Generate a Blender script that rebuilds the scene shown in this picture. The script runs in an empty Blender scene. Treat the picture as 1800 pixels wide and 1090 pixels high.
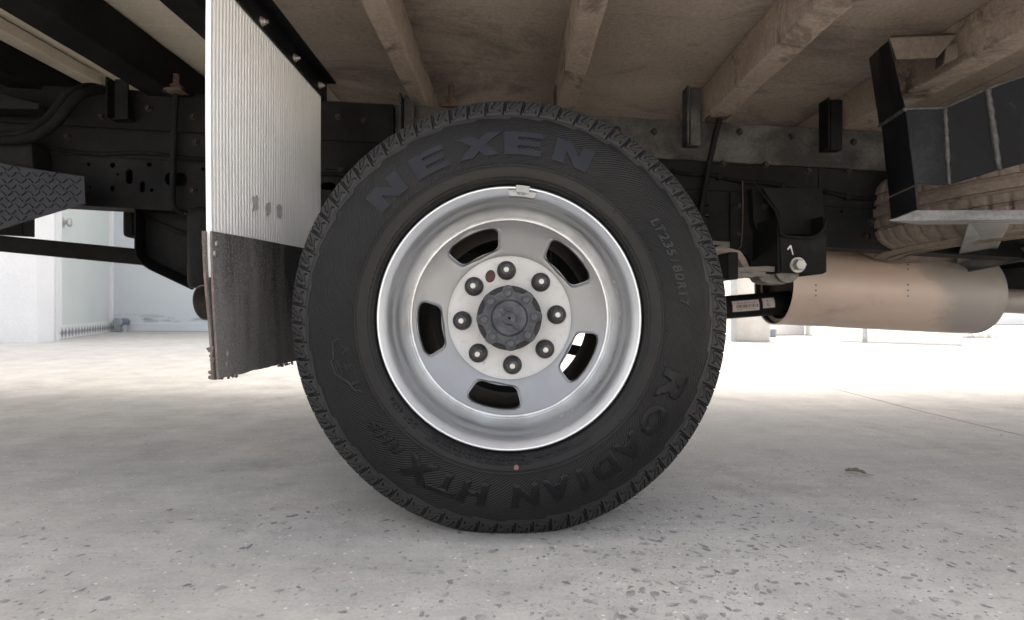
import bpy, bmesh, math, random
from mathutils import Vector, Matrix, Euler, noise as mnoise

random.seed(11)
S = bpy.context.scene
COL = S.collection
PI = math.pi
R_ = math.radians

# ------------------------------------------------------------------ camera, sky, sun, exposure
F = 945.0                       # focal length in pixels of the 1800 px wide photograph
CAMZ = 0.402
cam_data = bpy.data.cameras.new('camera')
cam = bpy.data.objects.new('camera', cam_data)
COL.objects.link(cam)
cam.location = (0, 0, CAMZ)
cam.rotation_euler = (R_(90), 0, 0)
cam_data.sensor_fit = 'HORIZONTAL'
cam_data.sensor_width = 36
cam_data.lens = F / 1800 * 36
cam_data.clip_start = 0.02
cam_data.clip_end = 800
cam_data.dof.use_dof = True
cam_data.dof.focus_distance = 0.97
cam_data.dof.aperture_fstop = 7.1
S.camera = cam

SUN_EL = R_(60)
SUN_DIR = Vector((-0.447 * math.cos(SUN_EL), 0.894 * math.cos(SUN_EL), math.sin(SUN_EL))).normalized()
world = bpy.data.worlds.new('World')
S.world = world
world.use_nodes = True
wn = world.node_tree
bg = wn.nodes['Background']
sky = wn.nodes.new('ShaderNodeTexSky')
sky.sky_type = 'NISHITA'
sky.sun_disc = False
sky.sun_elevation = SUN_EL
sky.sun_rotation = math.atan2(SUN_DIR.x, SUN_DIR.y)
sky.air_density = 0.7
sky.dust_density = 6.0
sky.ozone_density = 0.3
hs = wn.nodes.new('ShaderNodeHueSaturation')           # a hazy, nearly white sky
hs.inputs['Saturation'].default_value = 0.42
wn.links.new(sky.outputs[0], hs.inputs['Color'])
wn.links.new(hs.outputs[0], bg.inputs[0])
bg.inputs[1].default_value = 0.15
sun_d = bpy.data.lights.new('sun', 'SUN')
sun_d.energy = 2.0
sun_d.angle = R_(0.53)
sun_d.color = (1.0, 0.95, 0.88)
sun = bpy.data.objects.new('sun', sun_d)
COL.objects.link(sun)
sun.location = (-20, 40, 50)
sun.rotation_euler = (-SUN_DIR).to_track_quat('-Z', 'Y').to_euler()

S.view_settings.view_transform = 'Standard'
S.view_settings.look = 'None'
S.view_settings.exposure = 2.42
S.view_settings.gamma = 1
S.view_settings.use_curve_mapping = False
S.view_settings.use_white_balance = True
S.view_settings.white_balance_temperature = 7050
S.view_settings.white_balance_tint = 10
try:
    S.cycles.max_bounces = 8
    S.cycles.diffuse_bounces = 6
except Exception:
    pass


def at(px, py, Y):
    """world point seen at photo pixel (px, py) at depth Y"""
    return Vector(((px - 900) * Y / F, Y, CAMZ - (py - 545) * Y / F))


# ------------------------------------------------------------------ materials
class NT:
    def __init__(self, name):
        self.m = bpy.data.materials.new(name)
        self.m.use_nodes = True
        self.t = self.m.node_tree
        self.b = self.t.nodes['Principled BSDF']
        self.tc = self.t.nodes.new('ShaderNodeTexCoord')

    def n(self, typ, **kw):
        nd = self.t.nodes.new(typ)
        for k, v in kw.items():
            setattr(nd, k, v)
        return nd

    def l(self, a, b):
        self.t.links.new(a, b)

    def coords(self, scale=(1, 1, 1), rot=(0, 0, 0)):
        mp = self.n('ShaderNodeMapping')
        mp.inputs['Scale'].default_value = scale
        mp.inputs['Rotation'].default_value = rot
        self.l(self.tc.outputs['Object'], mp.inputs['Vector'])
        return mp.outputs[0]

    def noise(self, scale, detail=5, rough=0.6, co=None, dist=0.0):
        nd = self.n('ShaderNodeTexNoise')
        nd.inputs['Scale'].default_value = scale
        nd.inputs['Detail'].default_value = detail
        nd.inputs['Roughness'].default_value = rough
        nd.inputs['Distortion'].default_value = dist
        self.l(co if co is not None else self.tc.outputs['Object'], nd.inputs['Vector'])
        return nd.outputs[0]

    def ramp(self, src, a, b, c0=(0, 0, 0, 1), c1=(1, 1, 1, 1)):
        nd = self.n('ShaderNodeValToRGB')
        nd.color_ramp.elements[0].position = a
        nd.color_ramp.elements[1].position = b
        nd.color_ramp.elements[0].color = c0
        nd.color_ramp.elements[1].color = c1
        self.l(src, nd.inputs[0])
        return nd.outputs[0]

    def math(self, op, a, b=None, c=None):
        nd = self.n('ShaderNodeMath', operation=op)
        for i, v in enumerate((a, b, c)):
            if v is None:
                continue
            if isinstance(v, (int, float)):
                nd.inputs[i].default_value = v
            else:
                self.l(v, nd.inputs[i])
        return nd.outputs[0]

    def mix(self, fac, a, b, blend='MIX'):
        nd = self.n('ShaderNodeMix', data_type='RGBA', blend_type=blend)
        if isinstance(fac, (int, float)):
            nd.inputs[0].default_value = fac
        else:
            self.l(fac, nd.inputs[0])
        for s, v in ((6, a), (7, b)):
            if isinstance(v, tuple):
                nd.inputs[s].default_value = v if len(v) == 4 else v + (1,)
            else:
                self.l(v, nd.inputs[s])
        return nd.outputs[2]

    def bump(self, h, strength=0.5, dist=0.002, prev=None):
        nd = self.n('ShaderNodeBump')
        nd.inputs['Strength'].default_value = strength
        nd.inputs['Distance'].default_value = dist
        self.l(h, nd.inputs['Height'])
        if prev is not None:
            self.l(prev, nd.inputs['Normal'])
        return nd.outputs[0]

    def color(self, c):
        if isinstance(c, tuple):
            self.b.inputs['Base Color'].default_value = c if len(c) == 4 else c + (1,)
        else:
            self.l(c, self.b.inputs['Base Color'])

    def rough(self, v):
        if isinstance(v, (int, float)):
            self.b.inputs['Roughness'].default_value = v
        else:
            self.l(v, self.b.inputs['Roughness'])

    def metal(self, v):
        self.b.inputs['Metallic'].default_value = v

    def normal(self, n):
        self.l(n, self.b.inputs['Normal'])

    def spec(self, v):
        self.b.inputs['Specular IOR Level'].default_value = v


def weathered(name, base, dirt, scale=8, amount=(0.45, 0.7), rough=0.7, metal=0.0, bump=0.3, bdist=0.002,
              fine=120, stretch=(1, 1, 1), spec=0.4, extra=None, extra_amt=(0.62, 0.72), extra_scale=14, jit=1.0):
    k = NT(name)
    co = k.coords(stretch)
    a = k.noise(scale, 7, 0.65, co, 0.3)
    f = k.noise(fine, 4, 0.7)
    m = k.math('ADD', k.math('MULTIPLY', a, 0.8), k.math('MULTIPLY', f, 0.2))
    fac = k.ramp(m, amount[0], amount[1])
    col = k.mix(fac, base, dirt)
    if extra:
        e = k.noise(extra_scale, 8, 0.75, co, 0.6)
        col = k.mix(k.ramp(e, extra_amt[0], extra_amt[1]), col, extra)
    # small value jitter
    v = k.ramp(f, 0.3, 0.7, (1 - 0.18 * jit,) * 3 + (1,), (1 + 0.12 * jit,) * 3 + (1,))
    col = k.mix(1.0, col, v, 'MULTIPLY')
    k.color(col)
    k.rough(rough)
    k.metal(metal)
    k.spec(spec)
    if bump:
        k.normal(k.bump(m, bump, bdist))
    return k.m


M = {}
# --- rubber with the fine moulded ribbing of the sidewall
def rubber_material(name, base, hatch, dust=0.25):
    k = NT(name)
    sep = k.n('ShaderNodeSeparateXYZ')
    k.l(k.tc.outputs['Object'], sep.inputs[0])
    x, z = sep.outputs[0], sep.outputs[2]
    r = k.math('SQRT', k.math('ADD', k.math('MULTIPLY', x, x), k.math('MULTIPLY', z, z)))
    a = k.noise(5, 6, 0.6)
    f = k.noise(260, 3, 0.6)
    fac = k.math('MULTIPLY', k.ramp(a, 0.42, 0.75), dust)
    col = k.mix(fac, base, (0.07, 0.065, 0.057))
    sp = k.n('ShaderNodeTexVoronoi', feature='F1')
    sp.inputs['Scale'].default_value = 130
    k.l(k.tc.outputs['Object'], sp.inputs['Vector'])
    spk = k.ramp(sp.outputs['Distance'], 0.05, 0.09, (1, 1, 1, 1), (0, 0, 0, 1))
    rnd = k.ramp(sp.outputs['Color'], 0.93, 0.96)
    col = k.mix(k.math('MULTIPLY', k.math('MULTIPLY', spk, rnd), 0.6), col, (0.25, 0.23, 0.2))
    k.color(col)
    if hatch:
        k.rough(k.math('ADD', k.math('MULTIPLY', k.math('GREATER_THAN', r, 0.2625), 0.16), k.math('ADD', 0.30, k.math('MULTIPLY', a, 0.12))))
    else:
        k.rough(k.math('ADD', 0.5, k.math('MULTIPLY', a, 0.16)))
    k.spec(0.2)
    nrm = k.bump(f, 0.12, 0.0006)
    if hatch:
        th = k.math('ARCTAN2', z, x)
        # sectors of parallel ribs, each sector a little turned from the next, as moulds are cut
        ph = k.math('ADD', k.math('MULTIPLY', th, 250.0), k.math('MULTIPLY', r, 1300.0))
        w = k.math('MULTIPLY', k.math('ADD', k.math('SINE', ph), 1.0), 0.5)
        msk = k.math('MULTIPLY', k.math('GREATER_THAN', r, 0.2625), k.math('LESS_THAN', r, 0.3405))
        h = k.math('MULTIPLY', w, msk)
        nrm = k.bump(h, 0.85, 0.0011, nrm)
    k.normal(nrm)
    return k.m


M['rubber'] = rubber_material('tyre_rubber', (0.0085, 0.0085, 0.009), True, 0.13)
M['rubber_smooth'] = rubber_material('smooth_rubber', (0.011, 0.011, 0.012), False, 0.10)
M['rubber_tread'] = rubber_material('tread_rubber', (0.024, 0.024, 0.025), False, 0.35)
k = NT('letter_rubber')
k.color((0.004, 0.004, 0.005)); k.rough(0.30); k.spec(0.22)
k.normal(k.bump(k.noise(40, 3), 0.1, 0.001))
M['letter'] = k.m
k = NT('shiny_letter_rubber')
k.color(k.mix(k.ramp(k.noise(30, 4), 0.4, 0.7), (0.005, 0.0055, 0.009), (0.008, 0.008, 0.012))); k.rough(0.30); k.spec(0.26)
M['letter_shiny'] = k.m
k = NT('small_letter_rubber')
k.color((0.0115, 0.0115, 0.012)); k.rough(0.47); k.spec(0.32)
M['letter_small'] = k.m

# --- silver painted steel
k = NT('silver_paint')
a = k.noise(6, 6, 0.6); f = k.noise(420, 2, 0.5)
col = k.mix(k.ramp(a, 0.4, 0.75), (0.67, 0.685, 0.70), (0.60, 0.61, 0.625))
sp = k.noise(34, 8, 0.8)
col = k.mix(k.ramp(sp, 0.70, 0.78), col, (0.28, 0.26, 0.24))
sep = k.n('ShaderNodeSeparateXYZ'); k.l(k.tc.outputs['Object'], sep.inputs[0])
r = k.math('SQRT', k.math('ADD', k.math('MULTIPLY', sep.outputs[0], sep.outputs[0]), k.math('MULTIPLY', sep.outputs[2], sep.outputs[2])))
gr = k.noise(16, 7, 0.7)
grime = k.math('MULTIPLY', k.ramp(r, 0.188, 0.206, (1, 1, 1, 1), (0, 0, 0, 1)), k.ramp(gr, 0.38, 0.68))
col = k.mix(k.math('MULTIPLY', grime, 0.55), col, (0.30, 0.295, 0.29))
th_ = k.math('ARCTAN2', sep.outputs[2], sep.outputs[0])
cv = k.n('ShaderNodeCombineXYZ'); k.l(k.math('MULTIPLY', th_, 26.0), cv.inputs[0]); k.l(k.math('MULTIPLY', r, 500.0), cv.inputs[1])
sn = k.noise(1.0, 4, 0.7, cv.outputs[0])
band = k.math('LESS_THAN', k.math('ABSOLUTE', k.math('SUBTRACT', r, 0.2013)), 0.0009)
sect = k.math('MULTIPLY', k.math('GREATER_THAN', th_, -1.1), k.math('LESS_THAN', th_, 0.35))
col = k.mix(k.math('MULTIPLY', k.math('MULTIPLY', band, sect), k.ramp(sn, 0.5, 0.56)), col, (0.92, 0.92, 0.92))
cv2 = k.n('ShaderNodeCombineXYZ'); k.l(k.math('MULTIPLY', th_, 5.0), cv2.inputs[0]); k.l(k.math('MULTIPLY', r, 900.0), cv2.inputs[1])
ln = k.noise(1.0, 3, 0.6, cv2.outputs[0])
col = k.mix(1.0, col, k.ramp(ln, 0.3, 0.7, (0.9, 0.9, 0.9, 1), (1.06, 1.06, 1.06, 1)), 'MULTIPLY')
spat = k.noise(190, 3, 0.7)
col = k.mix(k.math('MULTIPLY', k.ramp(spat, 0.70, 0.76), 0.5), col, (0.2, 0.19, 0.18))
k.color(col); k.metal(0.86); k.rough(k.math('ADD', 0.24, k.math('MULTIPLY', a, 0.16))); k.spec(0.5)
k.b.inputs['Coat Weight'].default_value = 0.25
k.b.inputs['Coat Roughness'].default_value = 0.16
k.normal(k.bump(k.math('ADD', k.math('MULTIPLY', f, 0.4), k.noise(60, 4)), 0.10, 0.0008))
M['silver'] = k.m
k = NT('silver_paint_shaded')  # same silver paint, its colour darkened to shade the tilted disc
a = k.noise(6, 6, 0.6); f = k.noise(420, 2, 0.5)
col = k.mix(k.ramp(a, 0.4, 0.75), (0.27, 0.275, 0.285), (0.225, 0.23, 0.235))
sp = k.noise(34, 8, 0.8)
col = k.mix(k.ramp(sp, 0.70, 0.78), col, (0.25, 0.23, 0.21))
g2 = k.noise(28, 7, 0.75)
col = k.mix(k.math('MULTIPLY', k.ramp(g2, 0.52, 0.75), 0.35), col, (0.24, 0.235, 0.23))
k.color(col); k.metal(0.8); k.rough(k.math('ADD', 0.32, k.math('MULTIPLY', a, 0.16))); k.spec(0.4)
k.normal(k.bump(k.math('ADD', k.math('MULTIPLY', f, 0.4), k.noise(60, 4)), 0.10, 0.0008))
M['silver_shaded'] = k.m
k = NT('silver_paint_dusty')
a = k.noise(9, 7, 0.65); g = k.noise(70, 6, 0.75)
col = k.mix(k.ramp(a, 0.4, 0.7), (0.58, 0.577, 0.565), (0.50, 0.495, 0.485))
col = k.mix(k.math('MULTIPLY', k.ramp(g, 0.56, 0.74), 0.6), col, (0.26, 0.24, 0.22))
k.color(col); k.metal(0.1); k.rough(0.6)
k.normal(k.bump(g, 0.1, 0.0008))
M['silver_dusty'] = k.m
M['rim_back'] = weathered('rusty_dark_rim_inside', (0.055, 0.042, 0.036), (0.11, 0.085, 0.07), 20, rough=0.75)
M['weight'] = weathered('lead_grey_weight', (0.31, 0.31, 0.30), (0.24, 0.24, 0.235), 60, rough=0.5, metal=0.4)
M['nut'] = weathered('dark_phosphate_nut', (0.045, 0.045, 0.046), (0.09, 0.088, 0.083), 60, rough=0.5, metal=0.3)
M['stud'] = weathered('bright_stud_end', (0.46, 0.46, 0.45), (0.36, 0.35, 0.34), 150, rough=0.35, metal=0.7)
M['hub'] = weathered('weathered_hub_iron', (0.042, 0.045, 0.053), (0.095, 0.098, 0.105), 45, (0.42, 0.68), rough=0.62, metal=0.15,
                     bump=0.35, bdist=0.001, extra=(0.22, 0.12, 0.05), extra_amt=(0.72, 0.78), extra_scale=22)
M['hub_dark'] = weathered('oily_hub_barrel', (0.014, 0.014, 0.016), (0.03, 0.03, 0.032), 30, rough=0.5, spec=0.3)
M['plug'] = weathered('dark_red_plastic', (0.055, 0.008, 0.008), (0.09, 0.02, 0.016), 90, rough=0.35)

# --- chassis
M['black'] = weathered('black_chassis_paint', (0.0075, 0.0075, 0.008), (0.019, 0.018, 0.017), 7, (0.4, 0.72), rough=0.6, bump=0.25,
                       extra=(0.04, 0.026, 0.02), extra_amt=(0.66, 0.8), extra_scale=9, spec=0.07)
M['black_gloss'] = weathered('glossy_black_paint', (0.008, 0.008, 0.009), (0.026, 0.026, 0.028), 9, (0.52, 0.78), rough=0.4, bump=0.12, spec=0.11,
                             extra=(0.05, 0.046, 0.043), extra_amt=(0.64, 0.74), extra_scale=16)
M['galv'] = weathered('dull_galvanised_subframe', (0.018, 0.0175, 0.017), (0.085, 0.081, 0.075), 9, (0.42, 0.66), rough=0.7, metal=0.1,
                      extra=(0.012, 0.012, 0.012), extra_amt=(0.54, 0.66), extra_scale=5)
M['brown'] = weathered('dusty_brown_crossmember', (0.25, 0.20, 0.165), (0.36, 0.298, 0.25), 7, (0.35, 0.7), rough=0.9, bump=0.5, bdist=0.002, spec=0.15,
                       extra=(0.075, 0.057, 0.047), extra_amt=(0.50, 0.66), extra_scale=7)
M['brown_dark'] = weathered('grimy_brown_steel', (0.075, 0.06, 0.05), (0.12, 0.098, 0.082), 9, rough=0.85, spec=0.15, extra=(0.06, 0.05, 0.042), extra_amt=(0.55, 0.7))
M['board_brown'] = weathered('dusty_floor_board', (0.26, 0.213, 0.18), (0.35, 0.295, 0.252), 3, (0.35, 0.7), rough=0.92, bump=0.35, bdist=0.002,
                             stretch=(1, 1.5, 1), spec=0.1, extra=(0.085, 0.069, 0.059), extra_amt=(0.50, 0.74), extra_scale=2.4)
M['board_pale'] = weathered('pale_plywood', (0.56, 0.50, 0.41), (0.47, 0.415, 0.335), 3, (0.4, 0.75), rough=0.9, bump=0.15, spec=0.15,
                            stretch=(1, 5, 1), extra=(0.33, 0.28, 0.22), extra_amt=(0.66, 0.8), extra_scale=8)
M['rust'] = weathered('rusty_bolt', (0.065, 0.042, 0.033), (0.11, 0.078, 0.062), 60, rough=0.85, metal=0.1)
M['zinc'] = weathered('zinc_bolt', (0.42, 0.40, 0.37), (0.3, 0.28, 0.25), 80, rough=0.45, metal=0.6)
M['leaf_steel'] = weathered('dusty_spring_steel', (0.10, 0.098, 0.09), (0.2, 0.18, 0.155), 18, (0.35, 0.65), rough=0.8, stretch=(1, 1, 4),
                            extra=(0.16, 0.075, 0.045), extra_amt=(0.6, 0.7))
k = NT('dusty_aluminised_muffler')
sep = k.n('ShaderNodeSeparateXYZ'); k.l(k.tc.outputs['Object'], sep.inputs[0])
a = k.noise(3.0, 6, 0.6); b2 = k.noise(9, 7, 0.7, k.coords((0.6, 1, 1))); f = k.noise(180, 3, 0.6)
col = k.mix(k.ramp(a, 0.38, 0.62), (0.56, 0.43, 0.355), (0.52, 0.43, 0.37))
col = k.mix(k.math('MULTIPLY', k.ramp(b2, 0.54, 0.78), 0.7), col, (0.30, 0.235, 0.20))
# the outlet end turns greyer past a slanting, uneven edge
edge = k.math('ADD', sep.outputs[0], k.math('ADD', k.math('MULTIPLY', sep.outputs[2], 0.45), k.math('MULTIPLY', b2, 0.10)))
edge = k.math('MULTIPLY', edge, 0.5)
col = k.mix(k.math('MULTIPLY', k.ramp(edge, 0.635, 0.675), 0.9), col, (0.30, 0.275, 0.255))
rust = k.noise(14, 8, 0.8)
col = k.mix(k.math('MULTIPLY', k.ramp(rust, 0.66, 0.74), 0.5), col, (0.30, 0.17, 0.11))
k.color(col); k.metal(0.2); k.rough(k.math('ADD', 0.42, k.math('MULTIPLY', a, 0.25)))
k.normal(k.bump(k.math('ADD', b2, k.math('MULTIPLY', f, 0.2)), 0.12, 0.003))
M['muffler'] = k.m
M['muffler_dark'] = weathered('rusty_muffler_end', (0.05, 0.032, 0.025), (0.085, 0.055, 0.042), 10, rough=0.85)
M['tyre_dust'] = weathered('dust_covered_rubber', (0.15, 0.12, 0.098), (0.25, 0.203, 0.167), 8, (0.38, 0.68), rough=0.9, bump=0.4, spec=0.15,
                           extra=(0.035, 0.03, 0.027), extra_amt=(0.6, 0.72), extra_scale=12)
M['rim_dust'] = weathered('dust_covered_rim', (0.17, 0.135, 0.11), (0.26, 0.205, 0.165), 14, rough=0.85, extra=(0.05, 0.04, 0.035))
M['carrier'] = weathered('worn_grey_steel_bar', (0.085, 0.084, 0.083), (0.17, 0.165, 0.16), 10, (0.38, 0.66), rough=0.5, metal=0.35, stretch=(1, 1, 5),
                         extra=(0.15, 0.10, 0.075), extra_amt=(0.6, 0.75))
M['weld'] = weathered('weld_bead', (0.045, 0.044, 0.043), (0.11, 0.105, 0.10), 60, rough=0.6, metal=0.2, bump=0.8, bdist=0.003, fine=300)
M['leaf_dark'] = weathered('grimy_bolt_head', (0.016, 0.015, 0.014), (0.05, 0.042, 0.036), 40, rough=0.8, spec=0.15)
M['hose'] = weathered('black_hose', (0.007, 0.007, 0.007), (0.018, 0.017, 0.016), 20, rough=0.9, spec=0.08)
M['plate_blue'] = weathered('dark_blue_chequer_plate', (0.008, 0.009, 0.013), (0.017, 0.018, 0.022), 12, rough=0.5, spec=0.3)
M['label'] = weathered('dusty_paper_label', (0.52, 0.44, 0.41), (0.44, 0.37, 0.34), 30, rough=0.75, bump=0)
k = NT('black_print'); k.color((0.03, 0.028, 0.027)); k.rough(0.7); M['ink'] = k.m
k = NT('white_chalk'); k.color((0.62, 0.61, 0.58)); k.rough(0.9); M['chalk'] = k.m
k = NT('red_paint_dot'); k.color((0.17, 0.07, 0.065)); k.rough(0.7); M['red_dot'] = k.m

# --- mud flap
k = NT('white_ribbed_sheet')
co = k.coords((1, 9, 0.8))
a = k.noise(6, 7, 0.7, co)
d = k.noise(170, 4, 0.8, k.coords((1, 3, 0.5)))
col = k.mix(k.ramp(a, 0.45, 0.8), (0.86, 0.86, 0.85), (0.72, 0.71, 0.69))
col = k.mix(k.math('MULTIPLY', k.ramp(d, 0.66, 0.74), 0.8), col, (0.2, 0.18, 0.17))
gp = k.n('ShaderNodeSeparateXYZ'); k.l(k.tc.outputs['Object'], gp.inputs[0])
low = k.math('MULTIPLY', k.ramp(k.noise(22, 6, 0.7, k.coords((1, 4, 1))), 0.56, 0.78), 0.35)
col = k.mix(low, col, (0.42, 0.38, 0.35))
k.color(col); k.rough(0.45)
M['flap_white'] = k.m
k = NT('mud_spattered_rubber_flap')
co = k.coords((1, 6, 0.9))
a = k.noise(3.4, 7, 0.65, co, 0.4)
sp = k.noise(240, 4, 0.8)
lo = k.noise(11, 6, 0.6)
gp = k.n('ShaderNodeSeparateXYZ'); k.l(k.tc.outputs['Object'], gp.inputs[0])
# mud thrown up from the road sits thicker towards the outer edge and the lower end
edge = k.math('MULTIPLY_ADD', gp.outputs[1], -1.9, 0.30)
hgt = k.math('MULTIPLY_ADD', gp.outputs[2], -0.9, -0.50)
amt = k.math('ADD', k.math('MULTIPLY', a, 0.75), k.math('ADD', k.math('MULTIPLY', edge, 0.34), hgt))
col = k.mix(k.ramp(amt, 0.36, 0.66), (0.020, 0.0197, 0.0195), (0.205, 0.198, 0.19))
col = k.mix(k.math('MULTIPLY', k.math('MULTIPLY', k.ramp(sp, 0.52, 0.62), 0.85), k.ramp(amt, 0.2, 0.5)), col, (0.30, 0.275, 0.25))
col = k.mix(k.math('MULTIPLY', k.ramp(sp, 0.30, 0.44, (1, 1, 1, 1), (0, 0, 0, 1)), 0.7), col, (0.02, 0.018, 0.017))
k.color(col); k.rough(0.85)
k.normal(k.bump(k.math('ADD', sp, k.math('MULTIPLY', lo, 0.6)), 0.8, 0.0022))
M['flap_rubber'] = k.m
M['flap_edge'] = weathered('muddy_flap_edge', (0.13, 0.10, 0.085), (0.23, 0.185, 0.16), 60, rough=0.95, bump=0.8, bdist=0.003, stretch=(1, 1, 0.3))
M['flap_grey'] = weathered('grey_torn_film', (0.52, 0.51, 0.50), (0.68, 0.67, 0.65), 70, rough=0.7)

# --- setting
k = NT('worn_concrete')
big = k.noise(0.9, 5, 0.55); mid = k.noise(5.5, 7, 0.65); fin = k.noise(150, 6, 0.75); hue = k.noise(1.6, 4, 0.5, k.coords((1, 2.2, 1)))
strk = k.noise(9, 6, 0.7, k.coords((1, 3.5, 1)))
col = k.mix(k.ramp(big, 0.38, 0.62), (0.425, 0.415, 0.395), (0.485, 0.475, 0.455))
col = k.mix(k.math('MULTIPLY', k.ramp(hue, 0.46, 0.64), 0.6), col, (0.475, 0.445, 0.41))
col = k.mix(k.math('MULTIPLY', k.ramp(strk, 0.48, 0.70), 0.6), col, (0.335, 0.34, 0.34))
scuff = k.noise(14, 9, 0.8, k.coords((1, 2.0, 1), (0, 0, 0.4)))
col = k.mix(k.math('MULTIPLY', k.ramp(scuff, 0.60, 0.72), 0.6), col, (0.60, 0.585, 0.56))
stain = k.noise(2.6, 8, 0.75)
col = k.mix(k.math('MULTIPLY', k.ramp(stain, 0.55, 0.72), 0.6), col, (0.26, 0.245, 0.225))
col = k.mix(1.0, col, k.ramp(mid, 0.25, 0.75, (0.72, 0.715, 0.71, 1), (1.15, 1.145, 1.13, 1)), 'MULTIPLY')
col = k.mix(1.0, col, k.ramp(fin, 0.3, 0.7, (0.84, 0.84, 0.84, 1), (1.10, 1.10, 1.10, 1)), 'MULTIPLY')
vo = k.n('ShaderNodeTexVoronoi', feature='F1'); vo.inputs['Scale'].default_value = 85
k.l(k.coords((1, 1.3, 1)), vo.inputs['Vector'])
spk = k.ramp(vo.outputs['Distance'], 0.18, 0.26, (1, 1, 1, 1), (0, 0, 0, 1))
pick = k.ramp(vo.outputs['Color'], 0.66, 0.70)
col = k.mix(k.math('MULTIPLY', k.math('MULTIPLY', spk, pick), 0.55), col, (0.17, 0.17, 0.175))
pick2 = k.ramp(vo.outputs['Color'], 0.2, 0.24, (1, 1, 1, 1), (0, 0, 0, 1))
col = k.mix(k.math('MULTIPLY', k.math('MULTIPLY', spk, pick2), 0.7), col, (0.72, 0.70, 0.67))
k.color(col); k.rough(k.math('ADD', 0.55, k.math('MULTIPLY', mid, 0.35))); k.spec(0.35)
n1 = k.bump(fin, 0.6, 0.002)
k.normal(k.bump(mid, 0.25, 0.006, n1))
M['concrete'] = k.m
k = NT('dark_aggregate')
oi = k.noise(37, 2, 0.5)
k.color(k.mix(k.ramp(oi, 0.35, 0.65), (0.17, 0.168, 0.167), (0.36, 0.35, 0.335))); k.rough(0.6)
k.normal(k.bump(k.noise(300, 3), 0.4, 0.001))
M['chip'] = k.m
M['white_wall'] = weathered('white_wall_paint', (0.74, 0.74, 0.74), (0.65, 0.66, 0.66), 1.5, (0.45, 0.8), rough=0.85, bump=0.12, bdist=0.004, spec=0.2,
                            extra=(0.55, 0.56, 0.57), extra_amt=(0.72, 0.84), extra_scale=3)
k = NT('pale_blue_peeling_paint')
a = k.noise(1.2, 6, 0.6); e = k.noise(5, 8, 0.75, k.coords((0.5, 1, 2.2)))
gp = k.n('ShaderNodeSeparateXYZ'); k.l(k.tc.outputs['Object'], gp.inputs[0])
col = k.mix(k.ramp(a, 0.35, 0.7), (0.57, 0.615, 0.645), (0.63, 0.655, 0.67))
band = k.ramp(k.math('ABSOLUTE', k.math('SUBTRACT', gp.outputs[2], 0.24)), 0.02, 0.10, (1, 1, 1, 1), (0, 0, 0, 1))
col = k.mix(k.math('MULTIPLY', band, k.ramp(e, 0.48, 0.56)), col, (0.33, 0.35, 0.40))
col = k.mix(k.math('MULTIPLY', k.ramp(e, 0.66, 0.72), 0.5), col, (0.45, 0.47, 0.5))
k.color(col); k.rough(0.8); k.normal(k.bump(e, 0.3, 0.006))
M['blue_wall'] = k.m
k = NT('pale_door_paint')
a = k.noise(1.0, 4, 0.5); e = k.noise(3, 6, 0.7, k.coords((2, 2, 0.7)))
col = k.mix(k.ramp(a, 0.35, 0.7), (0.52, 0.56, 0.54), (0.57, 0.60, 0.58))
col = k.mix(k.math('MULTIPLY', k.ramp(e, 0.66, 0.76), 0.5), col, (0.42, 0.43, 0.42))
k.color(col); k.rough(0.5)
M['door'] = k.m
k = NT('patterned_tile')
ck = k.n('ShaderNodeTexChecker'); ck.inputs['Scale'].default_value = 10
k.l(k.coords((1, 1, 1), (0, R_(45), 0)), ck.inputs['Vector'])
ck.inputs['Color1'].default_value = (0.64, 0.64, 0.63, 1); ck.inputs['Color2'].default_value = (0.17, 0.17, 0.18, 1)
k.color(ck.outputs[0]); k.rough(0.35)
M['tile'] = k.m
M['stone'] = weathered('bare_grey_render', (0.48, 0.46, 0.43), (0.6, 0.58, 0.55), 5, rough=0.9, bump=0.4, bdist=0.006)
M['pipe_grey'] = weathered('grey_pipe', (0.30, 0.32, 0.33), (0.4, 0.41, 0.41), 8, rough=0.5)
M['blue_plastic'] = weathered('blue_plastic', (0.12, 0.14, 0.20), (0.20, 0.21, 0.25), 12, rough=0.5)
M['leaf_dry'] = weathered('dry_leaf', (0.20, 0.165, 0.12), (0.30, 0.26, 0.20), 60, rough=0.85)
M['knob'] = weathered('brushed_knob', (0.5, 0.49, 0.47), (0.4, 0.39, 0.37), 40, rough=0.35, metal=0.7)

# ------------------------------------------------------------------ mesh helpers
def link(name, me, parent=None, loc=None):
    o = bpy.data.objects.new(name, me)
    COL.objects.link(o)
    if parent is not None:
        o.parent = parent
    if loc is not None:
        o.location = loc
    return o


def root_of(o):
    """world offset of an object's origin (every empty here is only translated)"""
    v = Vector((0, 0, 0))
    while o is not None:
        v += o.location
        o = o.parent
    return v


def finish(name, bm, mat, parent=None, smooth=False, world_coords=True, normals=True, angle=None):
    """bm in world coordinates unless world_coords is False; linked as ONE mesh object under parent"""
    if normals:
        bmesh.ops.recalc_face_normals(bm, faces=bm.faces)
    if world_coords and parent is not None:
        off = root_of(parent)
        for v in bm.verts:
            v.co -= off
    me = bpy.data.meshes.new(name)
    bm.to_mesh(me)
    bm.free()
    mats = mat if isinstance(mat, (list, tuple)) else [mat]
    for m in mats:
        me.materials.append(m)
    if smooth:
        me.polygons.foreach_set('use_smooth', [True] * len(me.polygons))
        if angle:
            me.set_sharp_from_angle(angle=R_(angle))
    return link(name, me, parent)


def empty(name, loc, label=None, cat=None, parent=None, group=None):
    o = bpy.data.objects.new(name, None)
    COL.objects.link(o)
    o.empty_display_size = 0.1
    if parent is not None:
        o.parent = parent
    o.location = loc
    if label:
        o['label'] = label
    if cat:
        o['category'] = cat
    if group:
        o['group'] = group
    return o


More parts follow.
